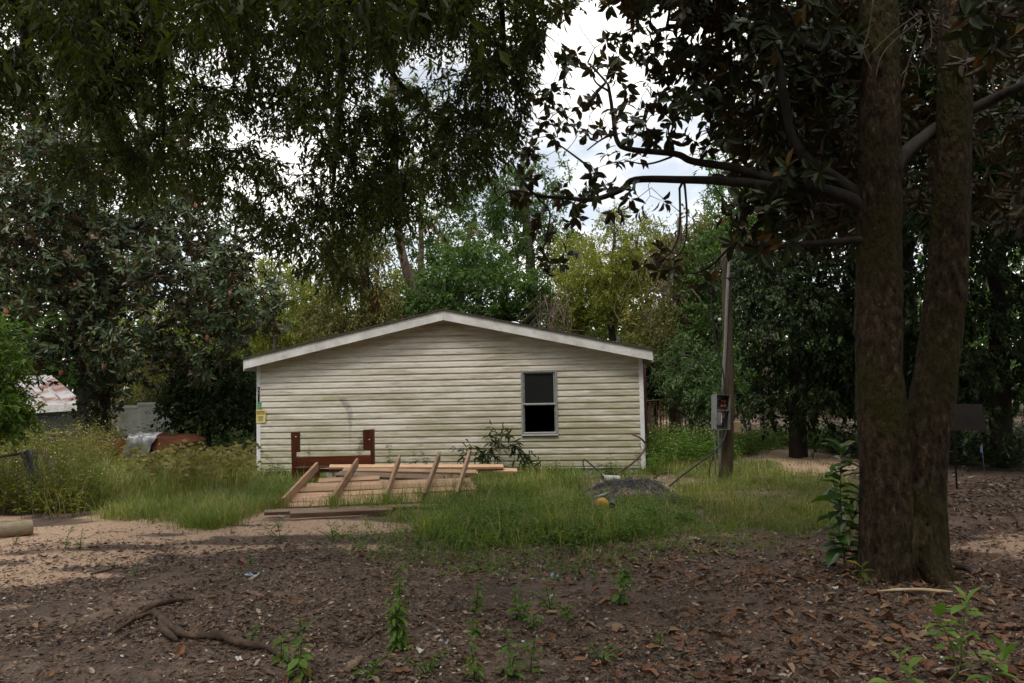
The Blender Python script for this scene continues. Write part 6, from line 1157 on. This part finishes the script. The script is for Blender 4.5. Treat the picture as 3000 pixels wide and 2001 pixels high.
# ------------------------------------------------------------------ left side: shed, lattice fence, junk car, chain link fence, log
MT['tin'] = surf('tin_roof', [(0.3, (0.30, 0.295, 0.31)), (0.7, (0.46, 0.45, 0.47))], 3, (1, 1, 1), .5, .1, spots=(.9, .46, .56, (.20, .105, .085)))
MT['shed_wall'] = surf('grey_blue_wall', [(0.3, (0.085, 0.095, 0.105)), (0.7, (0.14, 0.155, 0.17))], 3, rough=.8, bump=.1)
YS = 22; e0 = P(-260, 1212, YS); e1 = P(248, 1181, YS); r0 = P(-260, 1108, YS + 3.2); r1 = P(150, 1098, YS + 3.2)
shed = thing('shed', 'low grey shed with rust streaked tin roof behind the left bushes', 'shed', (e0[0], YS, 0)); o = np.array([e0[0], YS, 0])
npan = 9
for k in range(npan):
    a, b = k / npan, (k + .985) / npan; V = [e0 + (e1 - e0) * a, e0 + (e1 - e0) * b, r0 + (r1 - r0) * b, r0 + (r1 - r0) * a]; V = np.array(V) - o; V2 = V - np.array([0, 0, .03]); 
    MB().add(np.vstack([V, V2]), [(0, 1, 2, 3), (7, 6, 5, 4), (0, 4, 5, 1), (1, 5, 6, 2), (2, 6, 7, 3), (3, 7, 4, 0)]).build('roof_panel', MT['tin'], shed)
    if k: MB().tube([(e0 + (e1 - e0) * a) - o + [0, 0, .012], (r0 + (r1 - r0) * a) - o + [0, 0, .012]], .018, 5).build('roof_seam', MT['tin'], shed)
V = np.array([e0, e1, e1 - [0, 0, .20], e0 - [0, 0, .20]]) - o + [0, -.03, .0]; MB().add(np.vstack([V, V + [0, .03, 0]]), [(0, 1, 2, 3), (7, 6, 5, 4), (0, 4, 5, 1), (1, 5, 6, 2), (2, 6, 7, 3), (3, 7, 4, 0)]).build('fascia_board', MT['white_trim'], shed)
nb = 8
for k in range(nb): MB().box(((e1[0] - e0[0]) / 2, .35, .08 + k * .175), (e1[0] - e0[0] - .3, .05 + .012 * (k % 2), .168)).build('wall_board', MT['shed_wall'], shed)
MB().box((e1[0] - e0[0] - .3, 2.2, .7), (.06, 3.6, 1.4)).build('side_wall', MT['shed_wall'], shed)
MT['lattice'] = surf('white_lattice', [(0.3, (0.50, 0.50, 0.46)), (0.7, (0.68, 0.68, 0.64))], 4, rough=.7, bump=.1, spots=(1.3, .5, .7, (.34, .33, .24)))
YL = 20.5; l0 = P(312, 1270, YL); l1 = P(500, 1270, YL); lz1 = P(312, 1196, YL)[2]; lz0 = P(312, 1290, YL)[2]
lf = thing('lattice_fence', 'off white lattice fence between the left magnolia and dark shrub', 'fence', (l0[0], YL, 0)); o = np.array([l0[0], YL, 0]); Lw = l1[0] - l0[0]; pw = Lw / 2
for p in range(2):
    x0 = p * pw; z0, z1 = max(.02, lz0), lz1 + .07 * p; hh_ = z1 - z0; mb = MB(); st_ = .075
    for k in range(int((pw + hh_) / st_) + 1):
        c = k * st_
        for sgn in (0, 1):
            a = (max(0, c - hh_), min(hh_, c)); b = (min(pw, c), max(0, c - pw)); q = [(x0 + (a[0] if not sgn else pw - a[0]), -.004 + .009 * sgn, z0 + a[1]), (x0 + (b[0] if not sgn else pw - b[0]), -.004 + .009 * sgn, z0 + b[1])]
            d_ = nrmz(np.array(q[1]) - np.array(q[0])); s_ = np.array([-d_[2], 0, d_[0]]) * .019; qa, qb = np.array(q[0]), np.array(q[1]); V = [qa - s_, qa + s_, qb + s_, qb - s_]; V = V + [w_ + np.array([0, .006, 0]) for w_ in V]; mb.add(V, [(0, 1, 2, 3), (7, 6, 5, 4), (0, 4, 5, 1), (2, 6, 7, 3)])
    obj('lattice_slats', mb.mesh('lattice_slats', MT['lattice']), lf)['kind'] = 'stuff'
    MB().box((x0 + pw / 2, 0, z1 + .03), (pw, .05, .07)).build('top_rail', MT['lattice'], lf); MB().box((x0 + pw / 2, 0, z0 - .0), (pw, .05, .05)).build('bottom_rail', MT['lattice'], lf)
for k in range(3): MB().box((k * pw, .04, (lz1 + .12) / 2), (.09, .09, lz1 + .14)).build('post', MT['lattice'], lf)
# globe lamp post beyond the fence
q = P(360, 1160, 24); lp = thing('lamp_post', 'small post with white globe beyond the lattice fence', 'lamp post', (q[0], 24, 0)); z_ = P(360, 1141, 24)[2]
MB().tube([(0, 0, -.1), (0, 0, z_ - .1)], .09, 8).build('post', MT['old_wood'], lp, True); bm = bmesh.new(); bmesh.ops.create_uvsphere(bm, u_segments=12, v_segments=8, radius=.11); gl = bpy.data.meshes.new('globe'); bm.to_mesh(gl); bm.free(); gl.materials.append(MT['white_print']); obj('globe', gl, lp, (.09, 0, z_))
# junk car
YC = 16.4; cb = P(420, 1330, YC); car = thing('junk_car', 'rusty brown junk car sunk in the weeds left of the house', 'car', (cb[0] - .15, YC, -.14)); o = np.array([cb[0], YC, 0])
MT['rust_paint'] = surf('rusty_orange_paint', [(0.3, (0.05, 0.022, 0.014)), (0.55, (0.12, 0.042, 0.02)), (0.8, (0.22, 0.085, 0.04))], 4, rough=.6, bump=.2)
arch = [(.62 + .34 * math.cos(a), .30 + .34 * math.sin(a)) for a in np.linspace(0, math.pi, 9)]
prof = [(-1.9, .28), (-1.85, .62), (-1.2, .74), (-.9, .80), (.0, .86), (.9, .84), (1.15, .74), (1.2, .40), (1.1, .30)] + arch + [(.2, .28)]
MB().prism(prof, 1, -.75, -.70).build('body_side', MT['rust_paint'], car); MB().prism([(-1.85, .60), (-1.2, .72), (0, .84), (.9, .82), (1.12, .72), (1.1, .68), (0, .78), (-1.2, .66), (-1.8, .55)], 1, -.70, .75).build('hood', MT['rust_paint'], car); MB().prism(prof, 1, .75, .80).build('body_side', MT['rust_paint'], car)
MB().box((1.17, 0, .55), (.06, 1.4, .34), bev=.01).build('front_panel', MT['rust'], car); MB().tube([(1.24, -.8, .42), (1.26, 0, .42), (1.24, .8, .42)], .06, 8).build('bumper', MT['rust'], car, True)
MB().tube([(.62, -.74, .28), (.62, -.56, .28)], .28, 16).build('wheel', MT['rubber'], car, True); MB().tube([(.62, -.755, .28), (.62, -.74, .28)], .15, 12).build('hub', MT['rust'], car)
n_ = 11; q = P(398, 1300, YC - .8) - np.array([.35, .1, .18]); V = [];
for j in range(n_):
    for i in range(n_): V.append((q[0] + .08 + i * .05 * (1 - .045 * j * math.sin(i)) + .02 * j, YC - .80 + (.0 if j < 6 else (j - 5) * .07), .79 - (6 - j) * .075 * (j < 6) + .03 * math.sin(i * 1.7 + j * 1.3) + rng.normal() * .012))
V = np.array(V); V[:, 1] -= np.abs(rng.normal(size=len(V))) * .03; F = [(j * n_ + i, j * n_ + i + 1, (j + 1) * n_ + i + 1, (j + 1) * n_ + i) for j in range(n_ - 1) for i in range(n_ - 1)]
tag(MB().add(V, F).build('tarp', surf('grey_plastic', [(0.3, (0.07, 0.075, 0.085)), (0.5, (0.17, 0.175, 0.19)), (0.72, (0.5, 0.51, 0.54))], 5, rough=.3, bump=.3, spec=.6), None, True), 'crumpled grey plastic sheet hanging over the junk car', 'plastic sheet')
q = P(175, 1282, 16.5); jp = thing('scrap_heap', 'pinkish scrap metal lying by the grey shed wall', 'scrap', (q[0], 16.5, 0)); 
for k in range(5): MB().box((rng.normal() * .2, rng.normal() * .1, q[2] - .03 + k * .035), (.7 - .08 * k, .22, .025), Matrix.Rotation(rng.normal() * .25, 3, 'Z') @ Matrix.Rotation(.18 + rng.normal() * .1, 3, 'Y')).build('scrap_piece', surf('pink_scrap', [(0.3, (.16, .12, .115)), (0.7, (.36, .30, .29))], 5, rough=.7, bump=.1) if k == 0 else MT['old_wood'], jp)
MB().box((0, 0, (q[2] - .06) / 2), (.5, .3, q[2] - .06)).build('scrap_base', MT['rust'], jp)
# chain link fence corner
MT['galv'] = surf('dull_galvanised', [(0.3, (0.12, 0.12, 0.115)), (0.7, (0.22, 0.22, 0.21))], 8, rough=.6, bump=.1, metal=.3)
YF = 10.0; fb = G(104, 1492); cf = thing('chain_link_fence', 'sagging chain link fence end with leaning post at the left edge', 'fence', (fb[0], fb[1], 0)); o = np.array([fb[0], fb[1], 0]); YF = fb[1]
def fp(u, v, dy=0): return P(u, v, YF + dy) - o
MB().tube([np.array([0, 0, -.05]), fp(84, 1318)], .035, 10).build('post', MT['galv'], cf, True); MB().tube([fp(-260, 1352), fp(0, 1338), fp(88, 1324)], .022, 8).build('top_rail', MT['galv'], cf, True); MB().tube([fp(62, 1326, -.04), fp(100, 1420, -.04), fp(100, 1480, -.04)], .022, 8).build('brace', MT['galv'], cf, True)
mb = MB(); hgt = fp(0, 1338)[2]; wdt = 1.55
for k in range(44):
    c = -hgt + k * .058
    for sgn in (1, -1):
        pts = []
        for s_ in (0, 1):
            z = s_ * hgt; x = c + (z if sgn > 0 else hgt - z); pts.append([min(max(x, 0), wdt), 0, z if 0 <= x <= wdt else (z - (x - min(max(x, 0), wdt)) * sgn)])
        if abs(pts[0][0] - pts[1][0]) > .02: mb.tube([np.array([-p[0] + .0, .012 * sgn, p[2]]) for p in pts], .0028, 3, False)
obj('wire_mesh', mb.mesh('wire_mesh', MT['galv']), cf)['kind'] = 'stuff'
mb = MB()
for k in range(46):
    a = fp(rng.uniform(50, 130), 1322 + rng.normal() * 5); b = a + [rng.uniform(-.05, .35), rng.normal() * .08, -rng.uniform(.2, .7)]; mb.tube(smoothpath([a, (a + b) / 2 + rng.normal(size=3) * .06, b], 4), .003, 3, False)
obj('loose_wire', mb.mesh('loose_wire', MT['galv']), cf)['kind'] = 'stuff'
lg0 = P(-160, 1560, 8.55); lg1 = P(98, 1524, 9.0); lg = thing('log', 'smooth pale grey log lying at the left edge of the sand', 'log', (lg0 + lg1) / 2); c_ = (lg0 + lg1) / 2
MT['log'] = surf('grey_log', [(0.3, (0.20, 0.165, 0.11)), (0.7, (0.34, 0.29, 0.21))], 4, (1.2, 6, 6), .85, .4)
lg0[2] = lg1[2] = .085; dv = lg1 - lg0; c_[2] = .085; lg.location = Vector(c_)
MB().tube([lg0 - c_, (lg0 + lg1) / 2 - c_, lg1 - dv * .012 - c_], [.088, .092, .084], 14, False).build('side', MT['log'], lg, True); MB().tube([lg1 - dv * .014 - c_, lg1 - c_], [.083, .074], 14).build('cut_end', MT['old_wood'], lg)
# ------------------------------------------------------------------ litter objects, board, flag, branch
MT['blue'] = surf('blue_print', [(0.3, (0.03, 0.13, 0.42)), (0.7, (0.06, 0.22, 0.55))], 12, rough=.5, bump=0)
MT['pale_blue'] = surf('pale_blue_wrapper', [(0.3, (0.22, 0.36, 0.50)), (0.7, (0.52, 0.60, 0.68))], 25, rough=.45, bump=.2)
def scrap(name, label, u, v, L_, W2, mat, rz, cat='litter', parts=None, hgt=.02):
    g = G(u, v); root = thing(name, label, cat, (g[0], g[1], float(gz(g[0], g[1])) + .018), rz); n = 6; V = [(L_ * (i / (n - 1) - .5), W2 * (j / 3 - .5) * (1 - .3 * abs(i / (n - 1) - .5)), hgt * (rng.random() * .9 + .4 * math.sin(i * 1.3))) for j in range(4) for i in range(n)]
    F = [(j * n + i, j * n + i + 1, (j + 1) * n + i + 1, (j + 1) * n + i) for j in range(3) for i in range(n - 1)]; MB().add(V, F).build('sheet', MT[mat], root)
    for (c, s, m) in parts or []: MB().box(c, s).build('printed_patch', MT[m], root)
    return root
scrap('wrapper', 'crumpled blue and white wrapper on the dark litter left of centre', 738, 1697, .115, .05, 'pale_blue', .15, parts=[((-.02, .0, .026), (.018, .045, .003), 'blue')], hgt=.028)
scrap('wrapper', 'pale blue folded wrapper on the litter below the ground cover', 1625, 1700, .055, .05, 'pale_blue', .6, hgt=.045)
scrap('paper_scrap', 'white paper scrap on the sand under the lumber', 822, 1525, .07, .05, 'paper', .1)
scrap('paper_scrap', 'white paper scrap near the bottom edge left of centre', 1230, 1928, .055, .03, 'paper', -.6)
scrap('paper_scrap', 'grey paper scrap right of the white scrap at the bottom', 1300, 1905, .06, .03, 'pipe_grey', .2)
scrap('paper_scrap', 'small white scrap on the litter below the grass, right of the blue wrapper', 1580, 1664, .035, .025, 'paper', .3)
scrap('paper_scrap', 'small white scrap at the left of the two on the upper litter', 1078, 1660, .035, .022, 'paper', .0)
scrap('paper_scrap', 'small white scrap at the top of the litter under the grass edge', 1755, 1618, .05, .03, 'paper', .4)
scrap('paper_scrap', 'torn grey wrapper on the litter left of the pale blue one', 1470, 1678, .06, .03, 'pale_blue', .3)
scrap('paper_scrap', 'white scrap in the litter left of the trunk base', 2447, 1753, .06, .04, 'paper', .9)
scrap('paper_scrap', 'white scrap beside the fallen branch', 700, 1945, .06, .035, 'paper', -.9)
a = G(2575, 1758); pts = [G(2572, 1759), G(2630, 1754), G(2700, 1751), G(2760, 1756), G(2792, 1758)]; pts = [p + [0, 0, float(gz(p[0], p[1])) + .028] for p in pts]
MT['pale_stick'] = surf('pale_peeled_stick', [(0.3, (0.52, 0.34, 0.17)), (0.7, (0.72, 0.58, 0.38))], 9, rough=.6, bump=.1, spots=(7, .55, .65, (.66, .64, .58)))
tag(MB().tube(smoothpath(pts, 6), np.concatenate([np.linspace(.004, .011, 6), np.full(13, .012), np.linspace(.011, .005, 6)])[:25], 8).build('peeled_stick', MT['pale_stick'], None, True), 'pale peeled curved stick lying at the foot of the twin trunks', 'stick')
MT['rotten'] = surf('rotten_wood', [(0.3, (0.03, 0.021, 0.017)), (0.55, (0.085, 0.055, 0.04)), (0.75, (0.2, 0.11, 0.065))], 9, (1, 1, 1), .9, .8, dist=.02)
def stick(label, pts, r, name='fallen_branch', mat='rotten'):
    q = smoothpath([G(u, v) + [0, 0, z + float(gz(G(u, v)[0], G(u, v)[1]))] for u, v, z in pts], 6); rr = np.interp(np.arange(len(q)), np.linspace(0, len(q) - 1, len(r)), r) * (1 + .22 * rng.normal(size=len(q))); tag(MB().tube(q, rr, 8).build(name, MT[mat], None, True), label, 'branch')
stick('long rotten forked branch half buried in the litter at the bottom left', [(395, 1825, .03), (450, 1818, .05), (490, 1850, .05), (540, 1880, .04), (640, 1890, .05), (700, 1905, .045), (790, 1918, .03), (850, 1955, .02)], [.014, .022, .025, .02, .028, .026, .022, .010])
stick('upper dark fork of the rotten branch', [(330, 1860, .02), (410, 1815, .04), (450, 1795, .05), (520, 1770, .03), (570, 1758, .015)], [.008, .02, .023, .015, .007])
stick('short side stub of the rotten branch', [(470, 1830, .03), (478, 1865, .05), (520, 1895, .03)], [.02, .024, .014])
stick('thin dark stick right of the rotten branch', [(720, 1845, .015), (800, 1850, .02), (850, 1890, .012)], [.010, .012, .006])
stick('black thin stick across the bottom left of centre', [(850, 1895, .012), (950, 1892, .016), (1060, 1900, .012)], [.007, .009, .005])
stick('thin dark twig on the upper litter at the left', [(265, 1690, .01), (330, 1676, .014), (375, 1664, .01)], [.007, .009, .005])
stick('curved dark root or stick on the ground at the far right', [(2925, 1490, .02), (2965, 1515, .05), (2995, 1560, .03)], [.016, .02, .014])
stick('greyish stick with pale end in the bottom weeds', [(1015, 1975, .015), (1040, 1960, .03), (1058, 1945, .03)], [.022, .024, .018], mat='old_wood')
stick('dark root running right from the trunk foot', [(2760, 1660, .02), (2830, 1672, .03), (2870, 1690, .01)], [.03, .026, .012])
# board on a post, blue flag
MT['brown_board'] = surf('brown_board', [(0.3, (0.015, 0.012, 0.011)), (0.7, (0.028, 0.022, 0.020))], 3, rough=.9, bump=.1, spec=.1)
YW = 11.0; bs = thing('brown_board', 'plain brown trapezoid board on a thin post behind the right trunk', 'board', P(2830, 1400, YW) * np.array([1, 1, 0])); o = np.array(bs.location); V = [P(2768, 1261, YW), P(2892, 1262, YW), P(2876, 1187, YW + .22), P(2772, 1187, YW + .22)]; V = np.array(V) - o; V2 = V + [0, .02, .012]
MB().add(np.vstack([V, V2]), [(0, 1, 2, 3), (7, 6, 5, 4), (0, 4, 5, 1), (1, 5, 6, 2), (2, 6, 7, 3), (3, 7, 4, 0)]).build('panel', MT['brown_board'], bs); MB().tube([(0, .24, 0), (0, .24, V[:, 2].mean() - .05)], .012, 8).build('post', MT['brown_board'], bs, True)
fq = G(2885, 1395); fg = thing('marker_flag', 'small blue flag on a thin wire stake at the right', 'flag', (fq[0], fq[1], 0)); o = np.array([fq[0], fq[1], 0]); tp_ = P(2876, 1300, fq[1]) - o; MB().tube([(0, 0, 0), tp_], .004, 5).build('stake', MT['conduit'], fg, True)
x_, z_ = tp_[0], tp_[2]; V = [(x_, 0, z_ - .03), (x_ - .03, -.01, z_ - .05), (x_ - .035, -.02, z_ - .15), (x_, 0, z_ - .13)]; MB().add(V + [(a, b + .003, c) for a, b, c in V], [(0, 1, 2, 3), (7, 6, 5, 4), (0, 4, 5, 1), (1, 5, 6, 2), (2, 6, 7, 3), (3, 7, 4, 0)]).build('cloth', MT['blue'], fg)
